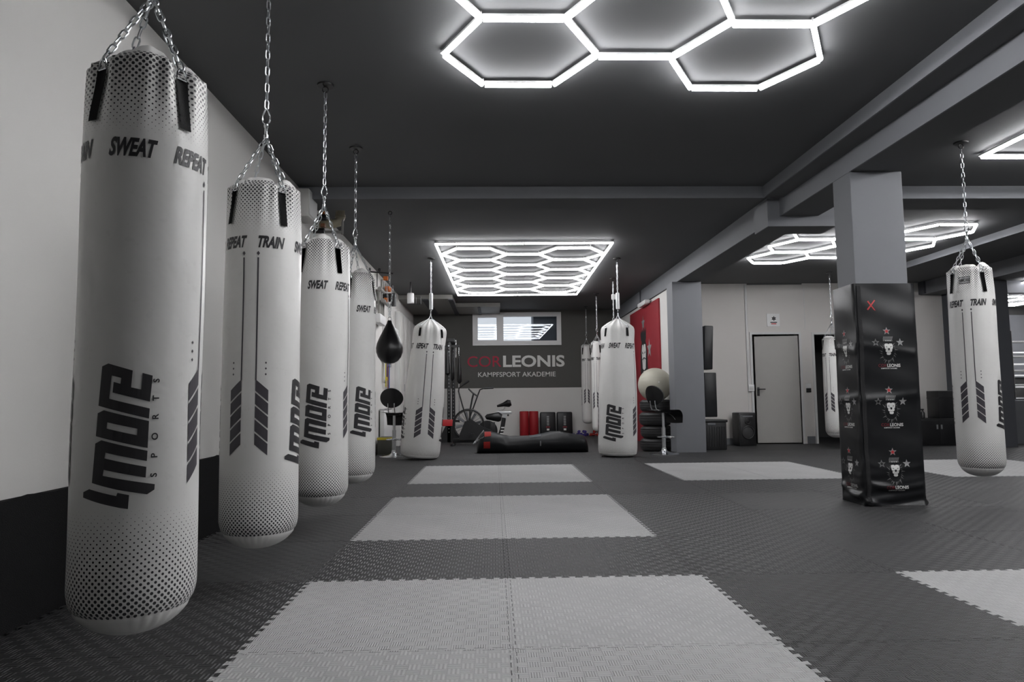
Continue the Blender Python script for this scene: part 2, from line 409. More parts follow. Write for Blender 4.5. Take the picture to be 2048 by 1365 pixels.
# ------------------------------------------------------------------ interlocking floor mats
GX, GY = -.9376, 2.624
def mat_outline():
    p = (1-.04)/14; d = .0115; side = [(0.0, 0.0), (.02, 0.0), (.02, -d)]
    for k in range(14):
        t = .02 + k*p
        side += [(t+.32*p, -d), (t+.22*p, d), (t+.78*p, d), (t+.68*p, -d)]
    side += [(.98, -d), (.98, 0.0)]
    out = [(t, o) for t, o in side] + [(1+o, t) for t, o in side] + [(t, 1+o) for t, o in reversed(side + [(1.0, 0.0)])][:-1]
    out += [(o, t) for t, o in reversed(side[1:] + [(1.0, 0.0)])]
    res = []
    for q in out:
        if not res or abs(q[0]-res[-1][0])+abs(q[1]-res[-1][1]) > 1e-6: res.append(q)
    return res
OUT = mat_outline()
def mat_mesh(name, material):
    bm = bmesh.new(); sh = lambda q, s, z: (.5+(q[0]-.5)*s, .5+(q[1]-.5)*s, z)
    r0 = [bm.verts.new(sh(q, .9985, FZ+.001)) for q in OUT]; r1 = [bm.verts.new(sh(q, .9985, -.0025)) for q in OUT]; r2 = [bm.verts.new(sh(q, .9965, 0)) for q in OUT]
    n = len(OUT)
    for A, B in ((r0, r1), (r1, r2)):
        for i in range(n): bm.faces.new((A[i], A[(i+1) % n], B[(i+1) % n], B[i]))
    top = bm.faces.new(r2); top.normal_update(); bmesh.ops.triangulate(bm, faces=[top])
    me = bpy.data.meshes.new(name); bm.to_mesh(me); bm.free(); me.materials.append(M[material]); return me
MM = {k: mat_mesh('puzzle_mat', k) for k in ('dark_mat_a', 'dark_mat_b', 'light_mat_a', 'light_mat_b')}
LIGHT = {}
for i0, j0, where in ((0, -1, 'the closest pale rectangle'), (0, 2, 'the middle pale rectangle'), (0, 5, 'the pale rectangle facing the lying black bag'),
                      (3, -1, 'the pale rectangle cut by the right border'), (3, 5, 'the pale rectangle left of the wrapped pillar'),
                      (6, 5, 'the pale rectangle under the right heavy bag'), (6, 2, 'the pale sliver below the right bag')):
    for a in (0, 1):
        for c in (0, 1): LIGHT[(i0+a, j0+c)] = 'light puzzle mat, %s %s tile of %s' % (('near', 'far')[c], ('left', 'right')[a], where)
for j in range(-2, 9):
    for i in range(-1, 10):
        lab = LIGHT.get((i, j)); k = ('a', 'b')[(i*3+j*5+(i*j) % 3) % 2]
        o = bpy.data.objects.new('puzzle_mat', MM[('light_mat_' if lab else 'dark_mat_')+k]); C.objects.link(o)
        o.location = (GX+i, GY+j, 0)
        if lab: tag(o, lab, 'floor mat', 'pale puzzle mats')
        else: tag(o, 'charcoal interlocking puzzle mat with basket-weave embossing in the dark flooring', 'floor mat', 'charcoal puzzle mats')

# ------------------------------------------------------------------ hexagon ceiling lights
S_HEX = .484
def hex_edges(cells):
    E = {}
    for cx, cy in cells:
        P = [(cx+S_HEX*math.cos(PI/3*k), cy+S_HEX*math.sin(PI/3*k)) for k in range(6)]
        for k in range(6):
            a, b = P[k], P[(k+1) % 6]
            key = (round((a[0]+b[0])*20), round((a[1]+b[1])*20))
            near = [q for q in E if abs(q[0]-key[0]) <= 1 and abs(q[1]-key[1]) <= 1]
            if not near: E[key] = (a, b)
    return list(E.values())
def tube_parts(length, m_='tube'):
    b = MB(); h = length/2-.012; b.cyl((-h, 0, 0), (h, 0, 0), .0155, 12); d = b.build('light_tube', m_)
    b = MB(); b.box(-h-.004, h+.004, -.016, .016, .010, .026, bev=.002); hs = b.build('housing', 'white', d, smooth=0)
    return d
TUBES = {}
def hex_light(label, origin, cells, rect=None, rz=0.0, m_='tube'):
    t = thing('hexagon_ceiling_light', label, 'ceiling light', (origin[0], origin[1], CZ), (0, 0, rz), 'hexagon ceiling lights')
    E = hex_edges(cells)
    if rect:
        x0, x1, y0, y1 = rect; xm, ym = (x0+x1)/2, (y0+y1)/2
        E += [((x0, y0), (xm, y0)), ((xm, y0), (x1, y0)), ((x0, y1), (xm, y1)), ((xm, y1), (x1, y1)), ((x0, y0), (x0, ym)), ((x0, ym), (x0, y1)), ((x1, y0), (x1, ym)), ((x1, ym), (x1, y1))]
    ends = {}
    for a, c in E:
        L = round(math.hypot(c[0]-a[0], c[1]-a[1]), 2); new = (L, m_) not in TUBES
        if new: TUBES[(L, m_)] = tube_parts(L, m_)
        src = TUBES[(L, m_)]
        o = src if new else src.copy()
        if not new: C.objects.link(o)
        o.parent = t
        o.location = ((a[0]+c[0])/2, (a[1]+c[1])/2, -.046); o.rotation_euler = (0, 0, math.atan2(c[1]-a[1], c[0]-a[0]))
        if not new:
            for ch in src.children:
                hc = ch.copy(); C.objects.link(hc); hc.parent = o
        for q in (a, c): ends[(round(q[0], 1), round(q[1], 1))] = q
    b = MB()
    for k, q in enumerate(ends.values()):
        b.lathe([(.013, -.036), (.019, -.034), (.019, -.022), (.008, -.018)] + ([(.006, 0.0)] if k % 2 == 0 else [(.008, -.017)]), 10, (q[0], q[1], 0))
    b.build('joint', 'white', t)
    return t
DX, DYH = 1.5*S_HEX, S_HEX*math.sqrt(3)
# in front, partly overhead; the nearest row of cells is unseen, added as fill
fr = []
for c_, (x, ys) in enumerate(((.184, (4.212, 4.212-DYH, 4.212-2*DYH)), (.184+DX, (4.212-DYH/2, 4.212-1.5*DYH)), (.184+2*DX, (4.262, 4.262-DYH, 4.262-2*DYH)))):
    for y in ys: fr.append((x-.91, y-3.4+(.02 if c_ == 1 else 0)))
hex_light('open honeycomb ceiling light, the biggest, overhead before the first cross beam', (.91, 3.4), fr)
def grid_cells(): return [(-DX, (k-2)*DYH) for k in range(5)] + [(0, (k-1.5)*DYH) for k in range(4)] + [(DX, (k-2)*DYH) for k in range(5)]
GR = (-1.235, 1.235, -2.42, 2.42)
hex_light('framed rectangular honeycomb ceiling light hanging before the back wall window', (.475, 11.97), grid_cells(), GR, -.0145, 'tube_soft')
side = [(-DX, -DYH), (-DX, 0), (-DX, DYH), (0, -DYH/2), (0, DYH/2), (DX, -DYH), (DX, 0), (DX, DYH)]
hex_light('open honeycomb ceiling light seen on both flanks of the wrapped pillar', (5.205, 9.82), side)
hex_light('framed honeycomb ceiling light whose corner shows right of the right bag chain', (5.70, 3.66), grid_cells(), GR)
hex_light('framed honeycomb ceiling light glimpsed beyond the far right dark column', (11.6, 14.3), grid_cells(), GR)

# ------------------------------------------------------------------ heavy bags
def smooth(t): t = max(0.0, min(1.0, t)); return t*t*(3-2*t)
def table(T, v):
    for (a, ra), (b_, rb) in zip(T, T[1:]):
        if v <= b_: return ra+(rb-ra)*(v-a)/(b_-a)
    return T[-1][1]
RU = .192
class Shape:
    def __init__(s, R, L, T=None, vmap=None, n_pinch=4, pin=.032):
        s.R, s.L, s.T, s.vm, s.pin = R, L, T, vmap, pin
    def pinch(s, th):
        p = 0
        for k in range(4):
            d = (th-math.radians(48+90*k)+PI) % (2*PI)-PI
            p += math.exp(-(d/.19)**2)
        return p
    def top(s, th):
        if s.T: return s.L
        return s.L -.006 - .016*s.pinch(th) + .008*math.sin(2*th+1) + .005*math.sin(5*th)
    def r(s, th, v):
        if s.T:
            r = table(s.T, v); t = smooth((v-(s.L-.5))/.42)
            r *= 1 + .085*t*math.cos(7*th+.6+.8*v) + .05*t*math.sin(12*th+2*v) + .035*t*math.sin(23*th) + .012*math.sin(2*th+2.3*v)
            return r
        B = .155*s.R/.192
        if v < B:
            c = 1-v/B; r = s.R*max(0, 1-c*c)**.42
        else: r = s.R
        t = smooth((v-(s.L-.30))/.30)
        r *= 1 - .05*t + .010*math.sin(2*th+2.1*v) + .007*math.sin(5.3*v+th) + .004*math.sin(9*v+3*th)
        r += -s.pin*(s.R/.192)*s.pinch(th)*t**1.6 + .0035*t*math.sin(13*th+4*v) + .003*t*math.sin(21*th-9*v)
        g = math.exp(-((v-.075)/.035)**2); r += .0035*g*math.sin(31*th)*(.5+.5*math.sin(3*th)) - .004*math.exp(-((v-.08)/.006)**2)
        return max(r, 0)
    def S(s, th, v, off=0.0):
        r = s.r(th, v)+off
        return (r*math.sin(th), -r*math.cos(th), v)
    def P(s, u, v):
        return s.S(u/RU, s.vm(v) if s.vm else v, .0016)
LOGO = [
 [(47,1165),(92,1137),(297,1200),(305,1172),(393,1196),(388,1318),(330,1306),(180,1262),(47,1212)],
 [(123,737),(168,708),(523,812),(520,903),(203,818),(198,868),(518,955),(515,1050),(195,968),(190,1020),(588,1115),(586,1163),(530,1200),(300,1145),(110,1083)],
 [(132,468),(178,443),(527,545),(440,612),(207,550)], [(527,545),(523,787),(438,670),(440,612)], [(523,787),(125,672),(205,605),(438,670)], [(125,672),(132,468),(207,550),(205,605)],
 [(153,50),(200,25),(388,88),(380,240),(458,260),(465,110),(545,133),(530,370),(240,285),(245,190),(298,208),(303,155),(228,133),(215,340),(530,432),(526,523),(330,465),(135,402)]]
def logo_uv(x, y):
    a = max(-.98, min(.98, (x/4.406+170-272)/124.0))
    return ((math.asin(a)+math.radians(13))*RU, .808-(y/4.406+720-728)/290*.414)
def bag_prints(sh, t, full=True):
    # slogan words round the neck
    words = (('SWEAT', .143), ('REPEAT', .160), ('TRAIN', .132))
    for k in range(6):
        w, wid = words[k % 3]; bm = text_bm(w, .074, .0033, .36)
        xs = [v.co.x for v in bm.verts]; f = wid/(max(xs)-min(xs)); mid = (max(xs)+min(xs))/2
        for v in bm.verts: v.co.x = (v.co.x-mid)*f
        slice_uv(bm, .012, .03); u0 = math.radians(60*k)*RU
        b = MB(); add_bm(b, bm, lambda x, y: sh.P(u0+x, 1.435+y))
        b.build('slogan_lettering', 'ink', t, smooth=0)
    # pairs of lines, diamonds, dots and slanted blocks
    def q(pts, du=.012, dv=.03):
        bm = poly_bm(pts); slice_uv(bm, du, dv); add_bm(b, bm, lambda x, y: sh.P(x, y))
    for c in (90, 270):
        u0 = math.radians(c)*RU; b = MB()
        for s in (-1, 1):
            ui = u0+s*.036
            q([(ui-.0036, .80), (ui+.0036, .80), (ui+.0036, 1.383), (ui-.0036, 1.383)], .5, .05)
            q([(ui-.008, 1.403), (ui, 1.392), (ui+.008, 1.403), (ui, 1.414)])
            ud = ui+s*.046
            for v0 in (.829, .856, .883): q([(ud-.005, v0), (ud, v0-.006), (ud+.005, v0), (ud, v0+.006)])
            for k in range(5):
                v1 = .806-k*.0625; w = .060
                pts = [(ui-s*.002, v1), (ui-s*.002, v1-.054), (ui+s*w, v1-.054-.052), (ui+s*w, v1-.052)]
                q(pts if s < 0 else pts[::-1])
        b.build('stripe_print', 'ink_soft', t, smooth=0)
    for c in (0, 180):
        u0 = math.radians(c)*RU; b = MB()
        for pl in LOGO:
            bm = poly_bm([logo_uv(x, y) for x, y in pl][::-1]); slice_uv(bm, .012, .03)
            add_bm(b, bm, lambda x, y: sh.P(u0+x, y))
        for ch, y in zip('SPORTS', (1033, 858, 685, 508, 338, 178)):
            bm = text_bm(ch, .0255, .0006, 0, 1.05)
            ux, vy = logo_uv(600, y); slice_uv(bm, .02, .01)
            add_bm(b, bm, lambda x, y_: sh.P(u0+ux-y_, vy+x))
        b.build('brand_logo', 'ink', t, smooth=0)
def chain(b, p0, p1, pitch=.036, w=.0085, wire=.0032, seg=5):
    p0, p1 = Vector(p0), Vector(p1); d = p1-p0; n = max(1, round(d.length/pitch)); d.normalize()
    a = d.cross(Vector((0, 0, 1)))
    if a.length < .05: a = d.cross(Vector((1, 0, 0)))
    a.normalize(); c = a.cross(d); step = (p1-p0).length/n; h = step/2+wire*.6-w
    for k in range(n):
        m = p0+d*(step*(k+.5)); s = (a*.7071+c*.7071) if k % 2 == 0 else (a*.7071-c*.7071); pts = []
        for i in range(5): an = PI*i/4; pts.append(m+d*(h+w*math.sin(an))+s*(w*math.cos(an)))
        for i in range(5): an = PI*i/4; pts.append(m-d*(h+w*math.sin(an))-s*(w*math.cos(an)))
        b.sweep(pts, wire, seg, closed=True)
def make_bag(name, label, sh, cover, apex, strap=(.014, .185), sw=.036, group=None, nth=96, detail=True):
    t = thing(name, label, 'punching bag', (0, 0, 0), (0, 0, 0), group)
    # cover
    L = sh.L; vs = []
    B = .155*sh.R/.192
    if sh.T: vs = [0, .004, .01, .02, .035, .05, .075, .1] + [.1+(L-.1)*k/64 for k in range(1, 65)]
    else: vs = [B*(1-math.cos(PI/2*k/14)) for k in range(15)] + [.075, .08, .085] + [B+(L-B)*k/76 for k in range(1, 77)]; vs = sorted(set(vs))
    bm = bmesh.new(); uvl = bm.loops.layers.uv.new('turn'); rows = []
    for v in vs:
        row = []
        for i in range(nth):
            th = 2*PI*i/nth; vv = v
            if not sh.T and v > L-.3: vv = L-.3+(v-(L-.3))/.3*(sh.top(th)-(L-.3))
            row.append(bm.verts.new(sh.S(th, vv)))
        rows.append(row)
    cap0 = len(rows); k_ = sh.R/.18
    for fr_, dz in (((.97, .003), (.90, .012), (.80, .028), (.70, .043), (.60, .050), (.50, .048), (.42, .036)) if not sh.T else ((.8, .004), (.6, -.01))):
        row = []
        for i in range(nth):
            th = 2*PI*i/nth; v = sh.top(th); r = max(.004, sh.r(th, v)*fr_*(1+.02*math.sin(9*th)*(1-fr_)))
            row.append(bm.verts.new((r*math.sin(th), -r*math.cos(th), v+dz*k_*(1+.18*math.cos(4*th-4*math.radians(93)))+.004*math.sin(11*th)*(1-fr_))))
        rows.append(row)
    for A, Bq in zip(rows, rows[1:]):
        lift = 0.05 if Bq in rows[cap0+3:] else 0.0
        def vv_of(vert): return max(0, min(1.03, vert.co.z/L))+lift
        for i in range(nth):
            j = (i+1) % nth
            try: f = bm.faces.new((A[i], A[j], Bq[j], Bq[i]))
            except ValueError: continue
            for lp, u in zip(f.loops, (i, i+1, i+1, i)): lp[uvl].uv = (u/nth, vv_of(lp.vert))
    f = bm.faces.new(rows[0][::-1]); f2 = bm.faces.new(rows[-1])
    me = bpy.data.meshes.new('cover'); bm.to_mesh(me); bm.free(); me.materials.append(M[cover])
    for p in me.polygons: p.use_smooth = True
    o = bpy.data.objects.new('cover', me); C.objects.link(o); o.parent = t
    bag_prints(sh, t)
    # webbing straps, rings and sling chains
    for k in range(4):
        th0 = math.radians(48+90*k); v1 = (L if sh.T else sh.top(th0))-strap[0]; v0 = (L if sh.T else sh.top(th0))-strap[1]
        if sh.T: v1, v0 = strap[1], strap[0]
        b = MB(); hw = sw/2
        def fn(i, j, off):
            v = v0+(v1-v0)*j; x = (i-.5)*2*hw; return sh.S(th0+x/max(.05, sh.r(th0, v)), v, off)
        b.grid(4, 8, lambda i, j: fn(i, j, .007))
        for e in [e for e in b.bm.edges if e.is_boundary]: pass
        bmesh.ops.solidify(b.bm, geom=b.bm.faces[:], thickness=.004)
        s_ = b.build('strap', 'web', t)
        px, py, pz = sh.S(th0, v1, .012)
        b = MB(); top = Vector((px, py, pz)); ax = Vector((math.cos(th0), math.sin(th0), 0))
        pts = [top-ax*hw*.95, top-ax*hw*.95+Vector((0, 0, .012)), top-ax*hw*.55+Vector((0, 0, .032)), top+ax*hw*.55+Vector((0, 0, .032)), top+ax*hw*.95+Vector((0, 0, .012)), top+ax*hw*.95]
        b.sweep([tuple(p) for p in pts], .0032, 6, closed=True); b.build('ring', 'chrome', s_)
        b = MB(); e = Vector((px, py, pz+.03)); mid = None
        if sh.T:
            b.sweep([tuple(e), sh.S(th0, 2.035, .012), sh.S(th0, 2.09, .012), (px*.12, py*.12, L+.02), (0, 0, apex)], .0045, 6); b.build('sling_cable', 'zinc', t)
        else:
            chain(b, tuple(e), (0, 0, apex)); b.build('sling_chain', 'zinc', t)
    # swivel above the slings
    b = MB(); b.lathe([(.004, apex-.012), (.012, apex-.004), (.012, apex+.012), (.008, apex+.016), (.008, apex+.05), (.012, apex+.055), (.012, apex+.066), (.004, apex+.072)], 12)
    b.build('swivel', 'chrome', t)
    return t
def hang_chain(label, x, y, z, ztop=CZ, carabiner=True, spring=False, pitch=.044, tagged=False):
    t = thing('suspension_chain', label, 'chain', (x, y, z), (0, 0, 0), 'chains holding up the bags')
    z0 = 0
    if carabiner:
        b = MB(); pts = []
        for a in range(14):
            an = 2*PI*a/14; w = .017+.009*math.sin(an) * -1; pts.append((w*math.cos(an), 0, .045+.042*math.sin(an)))
        b.sweep(pts, .0042, 6, closed=True); b.build('carabiner', 'chrome', t); z0 = .082
    H = ztop-z
    if spring:
        b = MB(); b.lathe([(.012, z0), (.03, z0+.01), (.03, z0+.26), (.012, z0+.27)], 14); b.build('spring_tube', 'silver', t); z0 += .265
    b = MB(); chain(b, (0, 0, z0), (0, 0, H-.055), pitch, .0095, .0034); b.build('chain', 'zinc', t)
    b = MB(); b.lathe([(.02, H-.012), (.055, H-.012), (.058, H-.004), (.058, H)], 20); b.ring((0, 0, H-.036), .020, .0045, 'y', 16, 6)
    b.build('ceiling_plate', 'black_steel', t)
    if tagged:
        b = MB(); b.box(-.03, .05, -.02, .02, H-.40, H-.30, bev=.006); b.build('tag', 'white', t)
    return t
SLIM = Shape(.18, 1.755)
AP = 2.035
bag = make_bag('heavy_bag', 'white dotted heavy bag hanging closest to the camera beside the left wall', SLIM, 'cover', AP, group='slim white heavy bags')
bag.location = (-1.118, 2.23, .213); bag.rotation_euler = (0, 0, math.radians(14))
bpy.context.view_layer.update()
for x, y, z, rz, lab, cl in (
    (-1.145, 3.46, .207, 90, 'white heavy bag second from the camera in the left row, twin stripes facing out', 'long zinc chain above the second bag of the left row'),
    (-1.160, 4.73, .209, 3, 'white heavy bag third in the left row, upright logo facing out', 'long zinc chain above the third bag of the left row'),
    (-1.190, 5.96, .212, 37, 'white heavy bag fourth and last of the slim left row', 'long zinc chain above the fourth bag of the left row'),
    (4.110, 5.83, .215, 43, 'white heavy bag with small grey neck label hanging right of the wrapped pillar', 'zinc chain of the white bag right of the wrapped pillar'),
    (6.040, 12.2, .160, 32, 'white heavy bag half hidden behind the wrapped pillar', 'thin zinc chain just left of the wrapped pillar top')):
    o = dup(bag, (x, y, z), (0, 0, math.radians(rz)), lab); hang_chain(cl, x, y, z+AP+.068)
    if x == 4.11:
        rb = o; o.scale = (.96, .96, 1.0)
hang_chain('zinc chain of the closest white bag', -1.118, 2.23, .213+AP+.068)
b = MB()
for (u0, u1, v0, v1, mi) in ((-.045, .045, -.03, .03, 0), (-.04, .04, -.025, .025, 1)):
    b.mi = mi; bm = poly_bm([(u0, v0), (u1, v0), (u1, v1), (u0, v1)]); slice_uv(bm, .015, .03)
    add_bm(b, bm, lambda x, y: SLIM.S(math.radians(269)+x/RU, 1.655+y, .003+mi*.001), mi)
bm = text_bm('4MORE', .036, .001, .2, .75); slice_uv(bm, .012, .03)
add_bm(b, bm, lambda x, y: SLIM.S(math.radians(269)+x/RU, 1.642+y, .005), 2)
b.build('neck_label', ['ink', 'silver_print', 'ink'], rb, smooth=0)
# wide bags that rest on the mats
TF = [(0, .20), (.004, .245), (.012, .27), (.03, .288), (.06, .297), (.12, .303), (.4, .306), (.9, .300), (1.3, .282), (1.6, .262), (1.82, .248), (1.93, .240), (1.985, .228), (2.01, .205), (2.06, .145), (2.10, .085), (2.12, .05)]
VM = [(0, 0), (.39, .225), (.81, .79), (1.40, 1.60), (1.435, 1.655), (1.49, 1.735), (1.79, 2.0)]
FAT = Shape(.30, 2.12, TF, lambda v: table(VM, v))
fat = make_bag('wide_heavy_bag', 'wide slumped white heavy bag beside the black teardrop bag', FAT, 'cover_fat', 2.20, (1.84, 1.97), .05, 'wide white heavy bags')
fat.location = (-1.14, 10.76, .001); fat.rotation_euler = (0, math.radians(4.6), math.radians(103))
# lean is applied about world y after the turn
fat.rotation_mode = 'QUATERNION'
from mathutils import Quaternion
def lean(rz, ax, deg): return Quaternion(ax, math.radians(deg)) @ Quaternion((0, 0, 1), math.radians(rz))
fat.rotation_quaternion = lean(103, (0, 1, 0), 4.4)
bpy.context.view_layer.update()
f2 = dup(fat, (1.91, 10.84, .001), None, 'wide slumped white heavy bag beside the stack of tyres')
f2.rotation_quaternion = lean(-22, (0, 1, 0), 1.4)
fat.location.z = f2.location.z = .012
fat.location.z = .024
hang_chain('zinc chain with spring tube above the wide bag near the teardrop bag', -1.14+.174, 10.76, 2.29, spring=True, carabiner=False)
hang_chain('zinc chain with spring tube above the wide bag near the tyres', 1.91+.055, 10.84, 2.29, spring=True, carabiner=False)
FAR = Shape(.135, 1.87, None, lambda v: v*1.87/1.79)
far = make_bag('narrow_heavy_bag', 'narrow white heavy bag deepest in the room by the back wall', FAR, 'cover_far', 2.03, (.035, .2), .03, 'narrow white heavy bags', 64)
far.location = (2.245, 16.7, .285); far.rotation_euler = (0, 0, math.radians(77))
bpy.context.view_layer.update()
dup(far, (2.19, 14.6, .195), (0, 0, math.radians(60)), 'narrow white heavy bag partly behind the wide bag by the tyres')
dup(far, (2.22, 12.7, .2), (0, 0, math.radians(20)), 'narrow white heavy bag almost wholly behind the wide bag by the tyres')
hang_chain('thin zinc chain above the narrow bag closest to the back wall', 2.245, 16.7, .285+2.1)
hang_chain('thin zinc chain above the middle narrow bag', 2.19, 14.6, .195+2.1)
hang_chain('thin zinc chain with a white tag close by the wide bag chain', 2.22, 12.7, .2+2.1, tagged=True)

# ------------------------------------------------------------------ placing helper: a point of the photograph at depth Y (or at height z)
def at(px, py, Y):
    d = _r*((px-1024)/F_PX) - _u*((py-682.5)/F_PX) + _f
    return EYE + d*(Y/d.y)
def bar(b, P, r, seg=8): return b.sweep([tuple(p) for p in P], r, seg)

# felt along the left wall
b = MB(); b.grid(60, 1, lambda i, j: (-1.955, -3.9+10.9*i, FZ+.001+(j*(.545+.006*math.sin(i*210)+.004*math.sin(i*517)))))
b.box(-1.999, -1.957, -3.9, 7.0, FZ+.001, .52)
o = tag(b.build('wall_felt', 'felt', smooth=0), 'black felt strip with frayed top edge along the foot of the left wall', 'wall covering')

# ------------------------------------------------------------------ pillar wrap with club crest
WX, WY = (3.032, 3.545), (5.715, 6.075)
def wz(k, s, z):
    """outward bulge of the wrap; k = side number, s = metres along the side"""
    low = smooth((.42-z)/.40)
    w = .006*math.sin(5.1*z+2.3*s+k*1.7)+.004*math.sin(11*z-6*s+k)+.0025*math.sin(23*z+9*s)
    w += low*(.024*max(0, math.sin(38*z+4*s+1.5*math.sin(7*s)+k*.8))**2+.007*math.sin(57*z-9*s)+.003)
    w += .010*math.exp(-((z-.86-.10*s)/.035)**2)+.007*math.exp(-((z-1.33+.16*s)/.03)**2)
    return w
def wrap_pt(k, s, z, off=0.0):
    L = (WX[1]-WX[0], WY[1]-WY[0])
    w = wz(k, s, z)*min(1, 8*min(s, L[k % 2]-s)/.2+.15)+off
    if k == 0: return (WX[0]+s, WY[0]-w, z)
    if k == 1: return (WX[1]+w, WY[0]+s, z)
    if k == 2: return (WX[1]-s, WY[1]+w, z)
    return (WX[0]-w, WY[1]-s, z)
t = thing('pillar_wrap', 'black vinyl padding sheet wrapped round the grey pillar, printed with lion crests', 'pillar pad', (0, 0, 0))
b = MB(); V = []
L0, L1 = WX[1]-WX[0], WY[1]-WY[0]
loop = [(0, L0*i/36) for i in range(36)] + [(1, L1*i/24) for i in range(24)] + [(2, L0*i/36) for i in range(36)] + [(3, L1*i/24) for i in range(24)]
zs = [.003+1.843*j/120 for j in range(121)]
rows = [[b.bm.verts.new(wrap_pt(k, s, z)) for k, s in loop] for z in zs]
inner = []
for k, s in loop:
    p = wrap_pt(k, s, 1.83); inner.append(b.bm.verts.new((min(max(p[0], 3.058), 3.519), min(max(p[1], 5.741), 6.049), 1.842)))
rows.append(inner)
for A, B_ in zip(rows, rows[1:]):
    for i in range(len(loop)): b.bm.faces.new((A[i], A[(i+1) % len(loop)], B_[(i+1) % len(loop)], B_[i]))
b.build('vinyl_sheet', 'black_vinyl', t, smooth=60)
b = MB(); b.grid(3, 60, lambda i, j: wrap_pt(0, .018+.035*i, .012+1.815*j, .006)); b.build('closure_flap', 'web', t)
def crest(t, k, s0, z0, sx, texts=True):
    P = lambda o: (lambda x, y: wrap_pt(k, s0+x*sx, z0+y, o))
    b = MB()
    def put(pts, mi, o=.0022, d=.02):
        bm = poly_bm(pts); slice_uv(bm, d, d); add_bm(b, bm, P(o), mi)
    put(star_pts(-.008, .154, .034), 0); put(star_pts(-.008, .152, .021), 1, .003)
    for x, hollow in ((-.108, True), (.102, False)):
        put(star_pts(x, .058, .035), 0 if not hollow else 3)
        if hollow: put(star_pts(x, .058, .018), 4, .003)
    for i in range(7): put([(-.046+i*.012, .085), (-.038+i*.012, .085), (-.030+i*.012, .108), (-.040+i*.012, .108)], 3)
    put([(-.046, .068), (.036, .068), (.034, .084), (-.044, .084)], 3)
    for i in range(3): put([(-.026+i*.018, .072), (-.020+i*.018, .068), (-.014+i*.018, .072), (-.020+i*.018, .077)], 2, .003)
    n = 30
    for i in range(n):
        a = 2*PI*i/n+.1; e = 1+.18*math.sin(i*2.4)
        if abs(math.sin(a/1)) > .0 and math.cos(a) > .82: continue
        x0, y0 = .052*math.sin(a), -.018+.072*math.cos(a); x1, y1 = .072*e*math.sin(a+.10), -.018+.096*e*math.cos(a+.10)
        nx, ny = (y1-y0)*.16, -(x1-x0)*.16
        put([(x0-nx, y0-ny), (x0+nx, y0+ny), (x1, y1)], 3)
    put([(-.035, .036), (-.028, .048), (-.008, .049), (.0, .043), (.010, .049), (.030, .048), (.037, .036), (.034, .006), (.022, .002), (.006, .010), (-.004, .010), (-.020, .002), (-.032, .006)], 2)
    put([(-.026, .0), (-.005, .006), (-.006, -.004), (.002, -.010), (.010, -.004), (.009, .006), (.030, .0), (.028, -.018), (.016, -.024), (-.012, -.024), (-.024, -.018)], 2)
    put([(-.014, -.026), (.020, -.026), (.022, -.038), (.014, -.046), (-.006, -.046), (-.014, -.038)], 2)
    put([(-.024, .026), (-.010, .020), (-.012, .017), (-.024, .020)], 4, .003); put([(.012, .020), (.026, .026), (.026, .020), (.014, .017)], 4, .003)
    b.build('lion_crest', ['silver_print', 'red_print', 'white_print', 'grey_print', 'black_vinyl'], t, smooth=0)
    b = MB()
    bm = text_bm('COR', .036, 0, 0, .95, 'RIGHT'); slice_uv(bm, .02, .02); add_bm(b, bm, lambda x, y: P(.0022)(x-.014, y-.146), 0)
    bm = text_bm('LEONIS', .036, .0008, 0, .95, 'LEFT'); slice_uv(bm, .02, .02); add_bm(b, bm, lambda x, y: P(.0022)(x-.012, y-.146), 1)
    bm = text_bm('KAMPFSPORT AKADEMIE', .0135, .0002, 0, .9); slice_uv(bm, .02, .02); add_bm(b, bm, lambda x, y: P(.0022)(x+.004, y-.163), 1)
    b.build('crest_lettering', ['red_dim', 'white_print'], t, smooth=0)
for zc in (1.287, .795, .285): crest(t, 0, .262, zc, 1.0)
for zc in (1.285, .795, .285): crest(t, 3, .17, zc, 1.0)
b = MB()
for pts in ([(-.040, -.034), (-.030, -.042), (.036, .040), (.028, .046)], [(-.034, .030), (-.026, .040), (.034, -.046), (.020, -.040)]):
    bm = poly_bm(pts); slice_uv(bm, .02, .02); add_bm(b, bm, lambda x, y: wrap_pt(0, .14+x, 1.66+y, .0025))
b.build('red_cross_mark', 'red_print', t, smooth=0)

# ------------------------------------------------------------------ lettering on the grey band of the back wall
t = thing('wall_sign', 'red and white club lettering on the grey back wall under the window', 'sign', (0, 17.344, 0))
def flat_text(name, txt, size, bold, m_, parent, x0, x1, z, depth=.006, to_w=True):
    b = MB(); bm = text_bm(txt, size, bold, 0, 1, 'LEFT'); xs = [v.co.x for v in bm.verts]; f = (x1-x0)/(max(xs)-min(xs)); mn = min(xs)
    add_bm(b, bm, lambda x, y: (x0+(x-mn)*f, 0, z+y))
    r = bmesh.ops.extrude_face_region(b.bm, geom=b.bm.faces[:])
    for v in r['geom']:
        if isinstance(v, bmesh.types.BMVert): v.co.y -= depth
    return b.build(name, m_, parent, smooth=0)
flat_text('cor_lettering', 'COR', .385, .001, 'red_letter', t, -.655, .19, 1.70)
flat_text('leonis_lettering', 'LEONIS', .385, .011, 'white_print', t, .235, 1.775, 1.70)
flat_text('caption_lettering', 'KAMPFSPORT AKADEMIE', .165, .0015, 'white_print', t, -.39, 1.545, 1.448)

